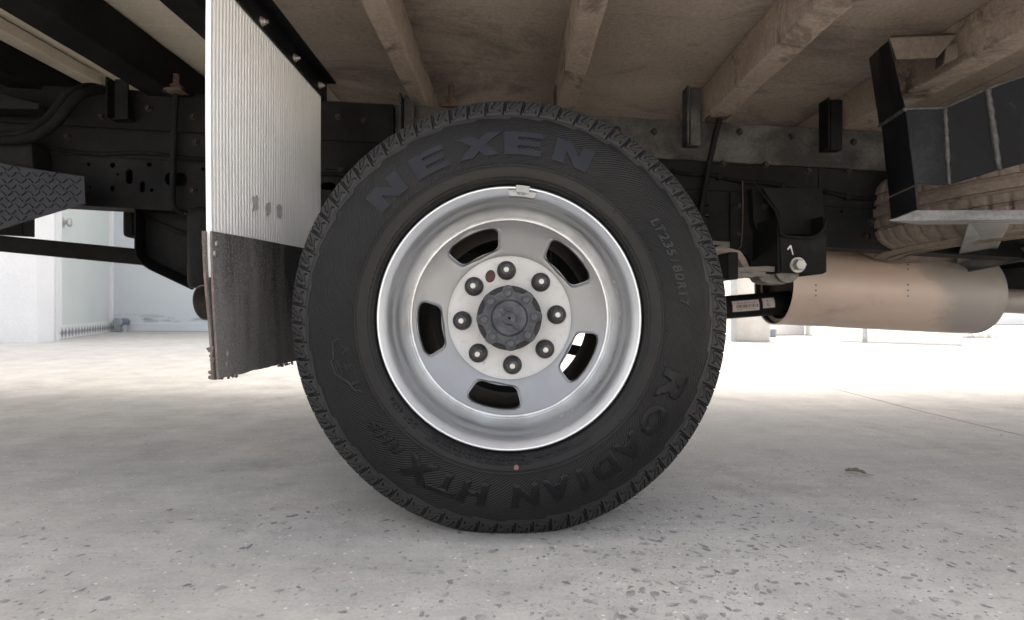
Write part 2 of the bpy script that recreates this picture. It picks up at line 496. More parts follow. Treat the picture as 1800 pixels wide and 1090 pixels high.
def tag(o, label=None, cat=None, group=None, kind=None):
    for k_, v in (('label', label), ('category', cat), ('group', group), ('kind', kind)):
        if v:
            o[k_] = v
    return o


def add_box(bm, c, s, bevel=0.0, rot=None, mi=0):
    mat = Matrix.Translation(Vector(c)) @ (rot.to_4x4() if rot is not None else Matrix.Identity(4)) @ Matrix.Diagonal((s[0], s[1], s[2], 1))
    r = bmesh.ops.create_cube(bm, size=1.0, matrix=mat)
    vs = r['verts']
    es = list({e for v in vs for e in v.link_edges})
    if bevel:
        rr = bmesh.ops.bevel(bm, geom=es, offset=bevel, segments=2, affect='EDGES', profile=0.5)
    if mi:
        for v in vs:
            if v.is_valid:
                for f in v.link_faces:
                    f.material_index = mi
    return vs


def add_hexa(bm, pts, bevel=0.0, seg=2):
    """8 points: 4 of one face in order, then the 4 opposite"""
    vs = [bm.verts.new(p) for p in pts]
    fs = [bm.faces.new([vs[i] for i in q]) for q in ((0, 1, 2, 3), (7, 6, 5, 4), (0, 4, 5, 1), (1, 5, 6, 2), (2, 6, 7, 3), (3, 7, 4, 0))]
    bmesh.ops.recalc_face_normals(bm, faces=fs)
    if bevel:
        es = list({e for f in fs for e in f.edges})
        bmesh.ops.bevel(bm, geom=es, offset=bevel, segments=seg, affect='EDGES', profile=0.5)


def add_plate(bm, pts, vec, bevel=0.0):
    """planar polygon pts thickened by the vector vec"""
    vec = Vector(vec)
    a = [bm.verts.new(p) for p in pts]
    b = [bm.verts.new(Vector(p) + vec) for p in pts]
    n = len(pts)
    fs = [bm.faces.new(a), bm.faces.new(list(reversed(b)))]
    for i in range(n):
        fs.append(bm.faces.new([a[i], b[i], b[(i + 1) % n], a[(i + 1) % n]]))
    bmesh.ops.recalc_face_normals(bm, faces=fs)
    if bevel:
        es = list({e for f in fs for e in f.edges})
        bmesh.ops.bevel(bm, geom=es, offset=bevel, segments=2, affect='EDGES', profile=0.5)
    return fs


def basis(d):
    d = Vector(d).normalized()
    up = Vector((0, 0, 1)) if abs(d.z) < 0.9 else Vector((1, 0, 0))
    a = d.cross(up).normalized()
    return a, a.cross(d).normalized()


def add_tube(bm, path, r, n=16, caps=True, radii=None, mi=0):
    path = [Vector(p) for p in path]
    rings = []
    for i, p in enumerate(path):
        d = (path[min(i + 1, len(path) - 1)] - path[max(i - 1, 0)])
        a, b = basis(d)
        if rings:
            # keep the frame from twisting
            pa = prev - d.normalized() * prev.dot(d.normalized())
            if pa.length > 1e-6:
                a = pa.normalized(); b = d.normalized().cross(a) * -1
                b = a.cross(d.normalized())
        prev = a
        rr = radii[i] if radii else r
        rings.append([bm.verts.new(p + (a * math.cos(2 * PI * j / n) + b * math.sin(2 * PI * j / n)) * rr) for j in range(n)])
    fs = []
    for i in range(len(rings) - 1):
        for j in range(n):
            fs.append(bm.faces.new([rings[i][j], rings[i][(j + 1) % n], rings[i + 1][(j + 1) % n], rings[i + 1][j]]))
    if caps:
        fs.append(bm.faces.new(list(reversed(rings[0]))))
        fs.append(bm.faces.new(rings[-1]))
    for f in fs:
        f.material_index = mi
    return fs


def add_lathe(bm, prof, n=96, c=(0, 0, 0), axis='Y', mi=0, mod=None, a0=0.0):
    """prof: (r, h) along the axis; closes with a point when r is 0"""
    c = Vector(c)
    rings = []
    for (r, h) in prof:
        if r < 1e-7:
            p = Vector((0, h, 0)) if axis == 'Y' else (Vector((0, 0, h)) if axis == 'Z' else Vector((h, 0, 0)))
            rings.append([bm.verts.new(c + p)])
            continue
        ring = []
        for j in range(n):
            th = a0 + 2 * PI * j / n
            rr = r + (mod(th, r, h) if mod else 0)
            if axis == 'Y':
                p = Vector((rr * math.cos(th), h, rr * math.sin(th)))
            elif axis == 'Z':
                p = Vector((rr * math.cos(th), rr * math.sin(th), h))
            else:
                p = Vector((h, rr * math.cos(th), rr * math.sin(th)))
            ring.append(bm.verts.new(c + p))
        rings.append(ring)
    for i in range(len(rings) - 1):
        A, B = rings[i], rings[i + 1]
        for j in range(n):
            if len(A) == 1 and len(B) == 1:
                break
            if len(A) == 1:
                f = bm.faces.new([A[0], B[(j + 1) % n], B[j]])
            elif len(B) == 1:
                f = bm.faces.new([A[j], A[(j + 1) % n], B[0]])
            else:
                f = bm.faces.new([A[j], A[(j + 1) % n], B[(j + 1) % n], B[j]])
            f.material_index = mi


def add_hex_bolt(bm, p, d, r, h, washer=None, n=6, mi=0):
    """hex head of height h standing on p along d"""
    d = Vector(d).normalized()
    if washer:
        add_tube(bm, [p, p + d * washer[1]], washer[0], 20, True, mi=mi)
        p = p + d * washer[1] * 0.98
    add_tube(bm, [p, p + d * h * 0.82, p + d * h], r, n, True, radii=[r, r, r * 0.86], mi=mi)


def curve_plate(name, outer, holes, thick, mat, parent, frame, bevel=0.0):
    """flat plate with real holes: 2D curve filled and extruded. frame(u, v, w) -> world"""
    cu = bpy.data.curves.new('outline', 'CURVE')
    cu.dimensions = '2D'
    cu.fill_mode = 'BOTH'
    cu.extrude = thick / 2
    for loop in [outer] + holes:
        sp = cu.splines.new('POLY')
        sp.points.add(len(loop) - 1)
        for i, (u, v) in enumerate(loop):
            sp.points[i].co = (u, v, 0, 1)
        sp.use_cyclic_u = True
    o = bpy.data.objects.new('outline', cu)
    COL.objects.link(o)
    dg = bpy.context.evaluated_depsgraph_get()
    me = bpy.data.meshes.new_from_object(o.evaluated_get(dg))
    bpy.data.objects.remove(o)
    bpy.data.curves.remove(cu)
    bm = bmesh.new()
    bm.from_mesh(me)
    bpy.data.meshes.remove(me)
    bmesh.ops.remove_doubles(bm, verts=bm.verts, dist=1e-5)
    for v in bm.verts:
        v.co = frame(v.co.x, v.co.y, v.co.z)
    return finish(name, bm, mat, parent)


def slot(cx, cy, w, h, n=16):
    """rounded slot outline"""
    r = min(w, h) / 2
    pts = []
    for i in range(n):
        a = 2 * PI * (i + 0.5) / n
        pts.append((cx + math.copysign(max(w / 2 - r, 0), math.cos(a)) + r * math.cos(a), cy + math.copysign(max(h / 2 - r, 0), math.sin(a)) + r * math.sin(a)))
    return pts


# ------------------------------------------------------------------ ground
GX = 1.64                                                     # the joint between two pours runs away from us here
bm = bmesh.new()
xs = [(-150, 0), (GX - 0.005, 0), (GX - 0.003, -0.009), (GX + 0.002, -0.009), (GX + 0.004, 0), (150, 0)]
ys = [-150, -2] + [0.2 + 0.25 * i for i in range(40)] + [40, 150]
def joint_wobble(y):
    return 0.012 * math.sin(y * 2.3) + 0.02 * mnoise.noise((y * 3.1, 0, 0)) if 0 < y < 12 else 0
rows = []
for y in ys:
    rows.append([bm.verts.new((x + (joint_wobble(y) if abs(x) < 100 else 0), y, z)) for x, z in xs])
for i in range(len(rows) - 1):
    for j in range(len(xs) - 1):
        bm.faces.new([rows[i][j], rows[i][j + 1], rows[i + 1][j + 1], rows[i + 1][j]])
g = finish('ground', bm, M['concrete'], normals=False)
tag(g, 'pale grey worn concrete yard with a dark joint running under the truck', None, kind='structure')

# stone chips laid bare in the concrete surface
bm = bmesh.new()
rc = random.Random(5)
def chip(x, y, s):
    n = rc.choice((5, 6, 6, 7))
    a0 = rc.random() * 6.28
    st = rc.uniform(1.0, 2.4)
    rot = rc.random() * 3.14
    vs = []
    for i in range(n):
        a = a0 + 2 * PI * i / n + rc.uniform(-0.25, 0.25)
        rr = s * rc.uniform(0.65, 1.15)
        u, v = rr * math.cos(a) * st ** 0.5, rr * math.sin(a) / st ** 0.5
        vs.append(bm.verts.new((x + u * math.cos(rot) - v * math.sin(rot), y + u * math.sin(rot) + v * math.cos(rot), 0.0006)))
    c = bm.verts.new((x, y, 0.0013))
    for i in range(n):
        bm.faces.new([vs[i], vs[(i + 1) % n], c])
cnt = 0
while cnt < 4600:
    y = 0.62 + 3.2 * rc.random() ** 1.7
    x = rc.uniform(-1.05, 1.05) * y
    dens = 0.42 + (0.09 * min(1, max(-1, x / y * 1.6))) + 0.9 * mnoise.noise((x * 2.2, y * 2.2, 3.0)) + (0.32 if x > 0.1 and y < 1.0 else 0) - (0.25 if y > 1.1 else 0)
    if rc.random() > dens:
        continue
    chip(x, y, (0.0011 + 0.0068 * rc.random() ** 4.0) * (1.0 if y < 1.2 else 0.7))
    cnt += 1
ch = finish('aggregate_chips', bm, M['chip'], normals=False)
tag(ch, 'dark stone chips showing in the worn concrete surface', None, kind='stuff')

# ------------------------------------------------------------------ buildings and walls behind the truck
def wall_seg(bm, A, B, z0, z1, th, bevel=0.0):
    A = Vector((A[0], A[1], 0)); B = Vector((B[0], B[1], 0))
    d = (B - A).normalized()
    n = Vector((-d.y, d.x, 0))                     # to the left of A->B
    pts = []
    for z in (z0, z1):
        pts += [A + Vector((0, 0, z)), B + Vector((0, 0, z)), B + n * th + Vector((0, 0, z)), A + n * th + Vector((0, 0, z))]
    add_hexa(bm, pts, bevel)


def gpt(px, py):
    Y = CAMZ * F / (py - 545)
    return ((px - 900) * Y / F, Y)

bld = empty('white_building', (-7.5, 8.5, 0), 'tall white painted building behind the truck with a pale grey-green door', 'building')
P0 = Vector((-5.85, 6.66)); P1 = Vector((-7.70, 10.60))
dd = (P1 - P0); L = dd.length; dn = dd / L
def along(t): return P0 + dn * t
# parameters of the door on that wall, found from its two edges in the picture
def t_at_px(px):
    k_ = (px - 900) / F
    # (P0.x + dn.x t) = k (P0.y + dn.y t)
    return (k_ * P0.y - P0.x) / (dn.x - k_ * dn.y)
tA, tB = t_at_px(106), t_at_px(194)
H = 18.0  # out-of-view height, raised so these walls shade the yard
bm = bmesh.new()
wall_seg(bm, (-22, 6.62), (P0.x, 6.62), 0, H, 0.25)                       # front face to the left
finish('front_wall', bm, M['white_wall'], bld)
bm = bmesh.new()
wall_seg(bm, along(0.0) + Vector((-0.002, 0.25)), along(tA), 0.0, H, 0.25)
wall_seg(bm, along(tB), along(L), 0.0, H, 0.25)
wall_seg(bm, along(tA), along(tB), 3.35, H, 0.25)
wall_seg(bm, along(tA), along(tB), 0.0, 0.186, 0.25)
finish('side_wall', bm, M['white_wall'], bld)
bm = bmesh.new()
nrm = Vector((-dn.y, dn.x))
a_, b_ = along(tA + 0.012) + nrm * 0.012, along(tB - 0.012) + nrm * 0.012
wall_seg(bm, a_, b_, 0.190, 3.33, 0.05, 0.006)
door = finish('door', bm, M['door'], bld)
for (t0, t1, z0, z1) in ((tA - 0.09, tA - 0.003, 0.173, 3.42), (tB + 0.003, tB + 0.09, 0.173, 3.42)):
    bm = bmesh.new()
    wall_seg(bm, along(t0) - nrm * 0.02, along(t1) - nrm * 0.02, z0, z1, 0.016, 0.003)
    finish('door_jamb', bm, M['white_wall'], bld)
bm = bmesh.new()
kp = along(tA + 0.13)
kz = 1.62
c0 = Vector((kp.x + nrm.x * 0.011, kp.y + nrm.y * 0.011, kz)); nd3 = Vector((-nrm.x, -nrm.y, 0))
add_tube(bm, [c0, c0 + nd3 * 0.012, c0 + nd3 * 0.014, c0 + nd3 * 0.05, c0 + nd3 * 0.06, c0 + nd3 * 0.085, c0 + nd3 * 0.10, c0 + nd3 * 0.108], 0.05, 24,
         radii=[0.07, 0.07, 0.03, 0.03, 0.055, 0.068, 0.055, 0.02])
finish('door_knob', bm, M['knob'], door, smooth=True, angle=40)
# patterned tiles along the foot of the side wall
TW = 0.30
ntile = int((L - 0.15) / TW)
tile_me = None
for i in range(ntile):
    t0 = 0.10 + i * TW
    if tile_me is None:
        bm = bmesh.new()
        add_box(bm, (0, 0, 0), (TW - 0.006, 0.012, 0.166), 0.002)
        bmesh.ops.recalc_face_normals(bm, faces=bm.faces)
        tile_me = bpy.data.meshes.new('tile')
        bm.to_mesh(tile_me); bm.free()
        tile_me.materials.append(M['tile'])
    p = along(t0 + TW / 2) - nrm * 0.010
    o = link('tile', tile_me, bld)
    o.location = Vector((p.x, p.y, 0.0855)) - bld.location
    o.rotation_euler = (0, 0, math.atan2(dn.y, dn.x))
# the pale blue wall behind, up to where the yard opens
bw = empty('blue_wall', (-5, 10.3, 0), 'pale blue peeling wall with a scuffed dark band near its foot, behind the exhaust', 'wall')
bm = bmesh.new()
wall_seg(bm, (-7.75, 10.05), (-1.2, 10.05), 0.0, H, 0.3)
finish('wall_face', bm, M['blue_wall'], bw)
bm = bmesh.new()
wall_seg(bm, (-7.75, 9.99), (-1.25, 10.0), 0.0, 0.16, 0.045, 0.012)
finish('plinth', bm, M['blue_wall'], bw)
ps = empty('drain_pipe', (-7.1, 9.9, 0), 'short pipe stub with flaking blue paint at the corner of two white walls', 'pipe')
pc = at(216, 566, 9.85)
bm = bmesh.new()
add_tube(bm, [pc + Vector((0, -0.14, 0)), pc + Vector((0, 0.1, 0))], 0.065, 20)
finish('pipe_body', bm, M['blue_plastic'], ps, smooth=True, angle=40)
bm = bmesh.new()
add_tube(bm, [pc + Vector((0, -0.16, 0)), pc + Vector((0, -0.12, 0))], 0.075, 20)
add_box(bm, pc + Vector((0.02, 0.0, -0.17)), (0.06, 0.1, 0.24), 0.01)
finish('pipe_collar', bm, M['pipe_grey'], ps, smooth=True, angle=40)

# right-hand side: a column, low white walls, a thin post
A = gpt(1288, 600.5); 
cl = empty('stone_column', (A[0] + 0.24, A[1] + 0.24, 0), 'square grey-white rendered column standing just right of the big tyre', 'column')
bm = bmesh.new()
wcol = (1355 - 1288) * A[1] / F
add_box(bm, (A[0] + wcol / 2, A[1] + wcol / 2, 0.75), (wcol, wcol, 1.5), 0.02)
finish('shaft', bm, M['stone'], cl)
bm = bmesh.new()
add_box(bm, (A[0] - 0.012, A[1] - 0.03, 0.75), (0.075, 0.06, 1.5), 0.004)
finish('conduit', bm, M['pipe_grey'], cl)
B = gpt(1150, 591); C = gpt(1415, 588); D = gpt(1470, 601); E = gpt(1692, 608)
lw = empty('low_white_wall', (C[0], C[1], 0), 'low sunlit white wall bending round behind the muffler', 'wall')
bm = bmesh.new(); wall_seg(bm, B, C, 0, 1.15, 0.2, 0.01); finish('far_wall', bm, M['white_wall'], lw)
bm = bmesh.new(); wall_seg(bm, C, D, 0, 0.6, 0.2, 0.01); finish('return_wall', bm, M['white_wall'], lw)
bm = bmesh.new(); wall_seg(bm, D, E, 0, 0.5, 0.2, 0.01); finish('near_wall', bm, M['white_wall'], lw)
pp = gpt(1515, 602)
bm = bmesh.new()
add_tube(bm, [(pp[0], pp[1] - 0.06, 0), (pp[0], pp[1] - 0.06, 1.6)], 0.028, 16)
po = finish('grey_post', bm, M['pipe_grey'], None, smooth=True, angle=40)
tag(po, 'thin grey pipe post in front of the low white wall', 'post')
bp = gpt(1357, 593)
bm = bmesh.new()
add_lathe(bm, [(0.0, 0.0), (0.05, 0.0), (0.062, 0.10), (0.066, 0.105), (0.066, 0.115), (0.058, 0.115), (0.05, 0.02), (0, 0.015)], 20, (bp[0], bp[1], 0), 'Z')
bk = finish('blue_bucket', bm, M['blue_plastic'], None, smooth=True, angle=40)
tag(bk, 'small blue plastic bucket on the ground beside the column', 'bucket')
# low rubble heap and far white shuttered wall
bm = bmesh.new()
rr_ = random.Random(3)
q = gpt(1712, 594)
for i in range(16):
    s = rr_.uniform(0.04, 0.10)
    v0 = bmesh.ops.create_icosphere(bm, subdivisions=1, radius=s, matrix=Matrix.Translation((q[0] + rr_.uniform(-0.22, 0.22), q[1] + rr_.uniform(-0.1, 0.1), s * 0.5)))
    for v in v0['verts']:
        v.co += Vector((rr_.uniform(-1, 1), rr_.uniform(-1, 1), rr_.uniform(-1, 1))) * s * 0.3
ru = finish('rubble', bm, M['stone'])
tag(ru, 'small heap of broken stone past the end of the low white wall', None, kind='stuff')
fw = empty('far_wall', (14, 15, 0), 'distant pale shuttered wall beyond the sunlit yard', 'wall')
for i in range(9):
    bm = bmesh.new()
    wall_seg(bm, (9.0, 14.6), (24, 14.2), 0.002 + i * 0.22, 0.215 + i * 0.22, 0.12, 0.02)
    finish('shutter_slat', bm, M['white_wall'], fw)

# ------------------------------------------------------------------ the truck
SL = -0.0555                                                   # the chassis stands a little nose-down
RY = 1.60                                                      # outer face of the frame rail
def ztop(x): return 0.995 + SL * x                            # top of the sub-frame rail
def zc(x): return 1.095 + SL * x                              # underside of the floor boards
truck = empty('truck', (0.4, 1.9, 0), 'cargo truck seen under its bed, with big silver rear wheel and ribbed white mud flap', 'truck')

def sheared_box(bm, x0, x1, y0, y1, zb, zt_, bevel=0.0):
    """box whose bottom and top follow the slope: zb, zt_ are functions of x"""
    pts = [Vector((x0, y0, zb(x0))), Vector((x1, y0, zb(x1))), Vector((x1, y0, zt_(x1))), Vector((x0, y0, zt_(x0))),
           Vector((x0, y1, zb(x0))), Vector((x1, y1, zb(x1))), Vector((x1, y1, zt_(x1))), Vector((x0, y1, zt_(x0)))]
    add_hexa(bm, pts, bevel)

# floor boards (underside), the pale sheet behind the flap and the dusty brown ones over the wheel
yb = [0.83, 1.235, 2.05, 2.5, 2.93]
for i in range(len(yb) - 1):
    dz = (0.0, 0.003, 0.0, 0.002)[i]
    for (x0, x1, m) in ((-4.0, -1.335, 'board_pale'), (-1.331, -0.605, 'board_pale'), (-0.601, 1.30, 'board_brown'), (1.304, 4.5, 'board_brown')):
        bm = bmesh.new()
        sheared_box(bm, x0, x1, yb[i] + 0.002, yb[i + 1] - 0.002, lambda x: zc(x) + dz, lambda x: zc(x) + 0.03 + dz, 0.0015)
        finish('floor_board', bm, M[m], truck)
# cargo box above, out of view; height chosen for the shade it casts
bm = bmesh.new()
sheared_box(bm, -4.0, 4.5, 0.80, 2.96, lambda x: zc(x) + 0.036, lambda x: zc(x) + 0.90, 0.01)
finish('unseen_cargo_box', bm, M['white_wall'], truck)
# edge rail of the bed
bm = bmesh.new()
sheared_box(bm, -4.0, 4.5, 0.765, 0.797, lambda x: zc(x) - 0.03, lambda x: zc(x) + 0.12, 0.004)
finish('bed_edge_rail', bm, M['black'], truck)

# cross members
def cross_member(x0, x1, mat, drop=0.098, ytop=2.9):
    bm = bmesh.new()
    y0 = 0.80
    # channel: web on the left, bottom flange; thicker look from below
    ny = 26
    prof = [(x0, zc(x0) - 0.001), (x1, zc(x1) - 0.001), (x1, zc(x1) - drop), (x0, zc(x0) - drop)]
    rings = []
    ri = random.Random(int(x0 * 1000))
    for i in range(ny + 1):
        y = y0 + (ytop - y0) * i / ny
        ring = []
        for (x, z) in prof:
            j = Vector((ri.uniform(-1, 1) * 0.0012, 0, ri.uniform(-1, 1) * 0.0012))
            ring.append(bm.verts.new(Vector((x, y, z)) + j))
        rings.append(ring)
    for i in range(ny):
        for j in range(4):
            bm.faces.new([rings[i][j], rings[i][(j + 1) % 4], rings[i + 1][(j + 1) % 4], rings[i + 1][j]])
    bm.faces.new(rings[0]); bm.faces.new(list(reversed(rings[-1])))
    bmesh.ops.recalc_face_normals(bm, faces=bm.faces)
    es = [e for e in bm.edges if abs((e.verts[0].co - e.verts[1].co).y) > 0.02 and e.verts[0].co.z < zc(x0) - drop * 0.7]
    bmesh.ops.bevel(bm, geom=es, offset=0.004, segments=2, affect='EDGES', profile=0.5)
    finish('cross_member', bm, M[mat], truck)

cross_member(-0.300, -0.250, 'brown')
cross_member(0.130, 0.183, 'brown')
cross_member(0.565, 0.627, 'brown')
cross_member(0.985, 1.050, 'brown')
cross_member(1.42, 1.48, 'brown')
cross_member(-0.725, -0.650, 'black')
cross_member(-1.085, -0.985, 'black', 0.115)
cross_member(-1.50, -1.40, 'black', 0.115)
cross_member(-1.95, -1.87, 'black', 0.115)
# pale batten along the pale sheet
bm = bmesh.new()
sheared_box(bm, -1.395, -1.335, 0.83, 1.75, lambda x: zc(x) - 0.035, lambda x: zc(x) - 0.002, 0.002)
finish('batten', bm, M['board_pale'], truck)

# sub-frame and chassis rails (near one with its real holes)
def rail_frame(yface):
    return lambda u, v, w: Vector((u, yface + w, ztop(u) + v))
for (xa, xb, mm) in ((-2.6, -0.352, 'black'), (-0.348, 4.0, 'galv')):
    bm = bmesh.new()
    sheared_box(bm, xa, xb, RY, RY + 0.055, lambda x: ztop(x) - 0.118, lambda x: ztop(x), 0.003)
    finish('subframe_rail', bm, M[mm], truck)
holes = []
def hole_px(px, py, w, h):
    p = at(px, py, RY - 0.006)
    holes.append(slot(p.x, p.z - ztop(p.x), w * RY / F, h * RY / F, 18))
for (px, py, w, h) in ((158, 290, 7, 7), (200, 291, 10, 9), (229, 311, 13, 26), (209, 307, 5, 5), (252, 329, 10, 20), (269, 335, 8, 7), (199, 332, 9, 10),
                       (160, 330, 5, 6), (264, 290, 10, 7), (311, 316, 40, 24), (359, 298, 7, 7), (578, 328, 26, 14),
                       (1242, 361, 6, 6), (1242, 381, 7, 6), (1291, 347, 7, 7), (1325, 396, 4, 12), (1477, 372, 6, 6), (1518, 415, 22, 13), (1640, 372, 8, 8)):
    hole_px(px, py, w, h)
curve_plate('chassis_rail', [(-2.6, -0.355), (4.0, -0.355), (4.0, -0.123), (-2.6, -0.123)], holes, 0.010, M['black'], truck, rail_frame(RY - 0.006))
# rail flanges, and the seam line of the liner plate
bm = bmesh.new()
sheared_box(bm, -2.6, 4.0, RY + 0.0005, RY + 0.075, lambda x: ztop(x) - 0.355, lambda x: ztop(x) - 0.347, 0.001)
sheared_box(bm, -2.6, 4.0, RY + 0.0005, RY + 0.075, lambda x: ztop(x) - 0.131, lambda x: ztop(x) - 0.1235, 0.001)
finish('rail_flange', bm, M['black'], truck)
bm = bmesh.new()
sheared_box(bm, -2.6, 0.9, RY - 0.0165, RY - 0.0115, lambda x: ztop(x) - 0.208, lambda x: ztop(x) - 0.128, 0.001)
finish('rail_liner', bm, M['black'], truck)
bm = bmesh.new()
sheared_box(bm, 0.905, 4.0, RY - 0.0150, RY - 0.0115, lambda x: ztop(x) - 0.236, lambda x: ztop(x) - 0.128, 0.001)
finish('rail_liner', bm, M['black'], truck)
bm = bmesh.new()
sheared_box(bm, -1.5, 4.0, 2.33, 2.40, lambda x: ztop(x) - 0.355, lambda x: ztop(x), 0.003)
finish('far_chassis_rail', bm, M['black'], truck)
for xx in (-0.62, 0.72, 1.9):
    bm = bmesh.new()
    sheared_box(bm, xx, xx + 0.09, RY + 0.078, 2.328, lambda x: ztop(x) - 0.33, lambda x: ztop(x) - 0.14, 0.003)
    finish('chassis_cross_tube', bm, M['black'], truck)

bm = bmesh.new()
sheared_box(bm, -2.6, -0.3, RY + 0.078, RY + 0.084, lambda x: ztop(x) - 0.343, lambda x: ztop(x) - 0.135, 0.001)
finish('rail_daylight_block', bm, M['black'], truck)  # added behind the rail so no daylight shows through its holes
# cleats tying the cross members to the rails: small angles
def cleat(px0, px1, py0, py1, mat='brown', Y=None):
    Y = Y or RY - 0.03
    a = at(px0, py0, Y); b = at(px1, py1, Y)
    bm = bmesh.new()
    # flange facing us (right half) and web going back on the left
    add_box(bm, ((a.x * 0.35 + b.x * 0.65), Y, (a.z + b.z) / 2), ((b.x - a.x) * 0.68, 0.006, a.z - b.z), 0.001)
    add_box(bm, (a.x + 0.003, Y + 0.008, (a.z + b.z) / 2 + 0.002), (0.006, 0.048, a.z - b.z), 0.001)
    add_box(bm, ((a.x + b.x) / 2, Y + 0.016, b.z + 0.004), ((b.x - a.x), 0.026, 0.006), 0.001)
    finish('cleat', bm, M[mat], truck)
cleat(703, 728, 168, 236, 'galv')
cleat(974, 992, 155, 215, 'galv')
cleat(1205, 1231, 155, 256, 'galv')
cleat(1450, 1480, 176, 264, 'black')
cleat(192, 226, 140, 210, 'black')
# rusty bolts
def stud(px, py0, py1, rpx, Y, mat='rust', nut=True):
    a = at(px, py1, Y); b = at(px, py0, Y)
    r = rpx * Y / F
    bm = bmesh.new()
    add_tube(bm, [a, b], r, 14)
    if nut:
        add_tube(bm, [a, a + (b - a) * 0.30], r * 2.1, 6)
        add_box(bm, a - Vector((0, 0, 0.004)), (r * 6, r * 5, 0.008), 0.001)
    finish('clamp_bolt', bm, M[mat], truck, smooth=True, angle=35)
stud(793, 152, 186, 5, RY + 0.03)
stud(310, 131, 158, 5, RY - 0.05)
# u-bolt rods hugging the rail
bm = bmesh.new()
Y = RY - 0.035
add_tube(bm, [at(310, 160, Y), at(307, 200, Y), at(305, 280, Y), at(303, 350, Y), at(306, 366, Y), at(318, 374, Y + 0.01), at(330, 374, Y + 0.1)], 0.0085, 14)
add_box(bm, at(312, 163, Y), (0.07, 0.035, 0.010), 0.002)
finish('clamp_rod', bm, M['black'], truck, smooth=True, angle=35)
bm = bmesh.new()
add_tube(bm, [at(1266, 208, Y), at(1258, 235, Y), at(1247, 285, Y), at(1236, 345, Y), at(1228, 400, Y + 0.03)], 0.0085, 14)
finish('clamp_rod', bm, M['black'], truck, smooth=True, angle=35)
bm = bmesh.new()
add_box(bm, at(1262, 206, Y), (0.062, 0.04, 0.009), 0.002, Euler((0, R_(-4), 0)).to_matrix())
add_box(bm, at(1268, 197, Y), (0.02, 0.02, 0.02), 0.003)
finish('clamp_plate', bm, M['rust'], truck)

# gusset plates on the right part of the rail (behind the spring hanger)
bm = bmesh.new()
Y = RY - 0.020
add_plate(bm, [at(1284, 338, Y), at(1335, 336, Y), at(1362, 372, Y), at(1370, 470, Y), at(1330, 470, Y), at(1312, 446, Y), at(1284, 440, Y)], (0, 0.006, 0), 0.001)
finish('gusset_plate', bm, M['black'], truck)
bm = bmesh.new()
Y = RY - 0.05
add_plate(bm, [at(1322, 330, Y), at(1365, 375, Y), at(1372, 478, Y), at(1352, 478, Y), at(1340, 430, Y), at(1325, 390, Y)], (0, 0.045, 0), 0.002)
finish('gusset_plate', bm, M['black'], truck)

# bolt heads along the rails, with caked dust round them
rb_me = None
for (px, py, Yb) in ((595, 205, RY), (640, 212, RY), (668, 292, RY - 0.017), (600, 300, RY - 0.017), (1085, 228, RY), (1150, 232, RY), (1300, 232, RY), (1392, 240, RY), (1420, 300, RY - 0.016), (1490, 302, RY - 0.016),
                     (1345, 290, RY - 0.016), (1270, 288, RY - 0.016), (1500, 250, RY), (1530, 390, RY - 0.012), (1297, 412, RY - 0.021), (1297, 362, RY - 0.021), (1345, 362, RY - 0.051), (180, 205, RY), (262, 190, RY), (340, 205, RY),
                     (120, 240, RY - 0.017), (345, 250, RY - 0.017), (340, 335, RY - 0.012), (140, 345, RY - 0.012)):
    if rb_me is None:
        bm = bmesh.new()
        add_hex_bolt(bm, Vector((0, 0, 0)), (0, -1, 0), 0.0075, 0.008, washer=(0.0105, 0.002))
        bmesh.ops.recalc_face_normals(bm, faces=bm.faces)
        rb_me = bpy.data.meshes.new('rail_bolt'); bm.to_mesh(rb_me); bm.free()
        rb_me.materials.append(M['leaf_dark'])
    o = link('rail_bolt', rb_me, truck)
    o.location = at(px, py, Yb) - truck.location
    o.rotation_euler = (0, random.uniform(0, 1), 0)
# spring hanger with its pin bolt
HY = 1.43
bm = bmesh.new()
add_plate(bm, [at(1371, 414, HY), at(1436, 416, HY), at(1452, 405, HY), at(1452, 478, HY), at(1446, 482, HY), at(1373, 479, HY)], (0, 0.012, 0), 0.0025)
add_plate(bm, [at(1446, 380, HY + 0.004), at(1453, 378, HY + 0.004), at(1453, 478, HY + 0.004), at(1446, 482, HY + 0.004)], (0, 0.16, 0), 0.001)
add_plate(bm, [at(1366, 380, HY + 0.004), at(1372, 414, HY + 0.004), at(1373, 480, HY + 0.004), at(1367, 480, HY + 0.004)], (0, 0.16, 0), 0.001)
add_plate(bm, [at(1340, 330, HY + 0.06), at(1446, 330, HY + 0.06), at(1450, 400, HY + 0.06), at(1440, 412, HY + 0.06), at(1376, 412, HY + 0.06), at(1368, 372, HY + 0.06)], (0, 0.012, 0), 0.002)
finish('spring_hanger', bm, M['black'], truck)
bm = bmesh.new()
add_tube(bm, [at(1373, 413, HY - 0.004), at(1384, 416, HY - 0.004), at(1425, 418, HY - 0.004), at(1440, 413, HY - 0.004), at(1449, 400, HY - 0.004), at(1452, 384, HY)], 0.0042, 10)
add_tube(bm, [at(1373, 413, HY - 0.004), at(1370, 395, HY), at(1364, 372, HY + 0.01), at(1340, 340, HY + 0.03), at(1322, 318, HY + 0.05)], 0.0038, 10)
finish('hanger_lip', bm, M['black'], truck, smooth=True, angle=40)
bm = bmesh.new()
bp_ = at(1401, 466, HY)
add_hex_bolt(bm, bp_, (0, -1, 0), 0.0155, 0.017, washer=(0.0205, 0.005))
finish('hanger_bolt', bm, M['zinc'], truck, smooth=True, angle=30)
bm = bmesh.new()
yk = HY - 0.0012
add_plate(bm, [at(1385, 440, yk), at(1384, 437, yk), at(1389, 431, yk), at(1391, 431, yk), at(1395, 448, yk), at(1393.5, 448, yk), at(1389.5, 435, yk)], (0, 0.0008, 0))
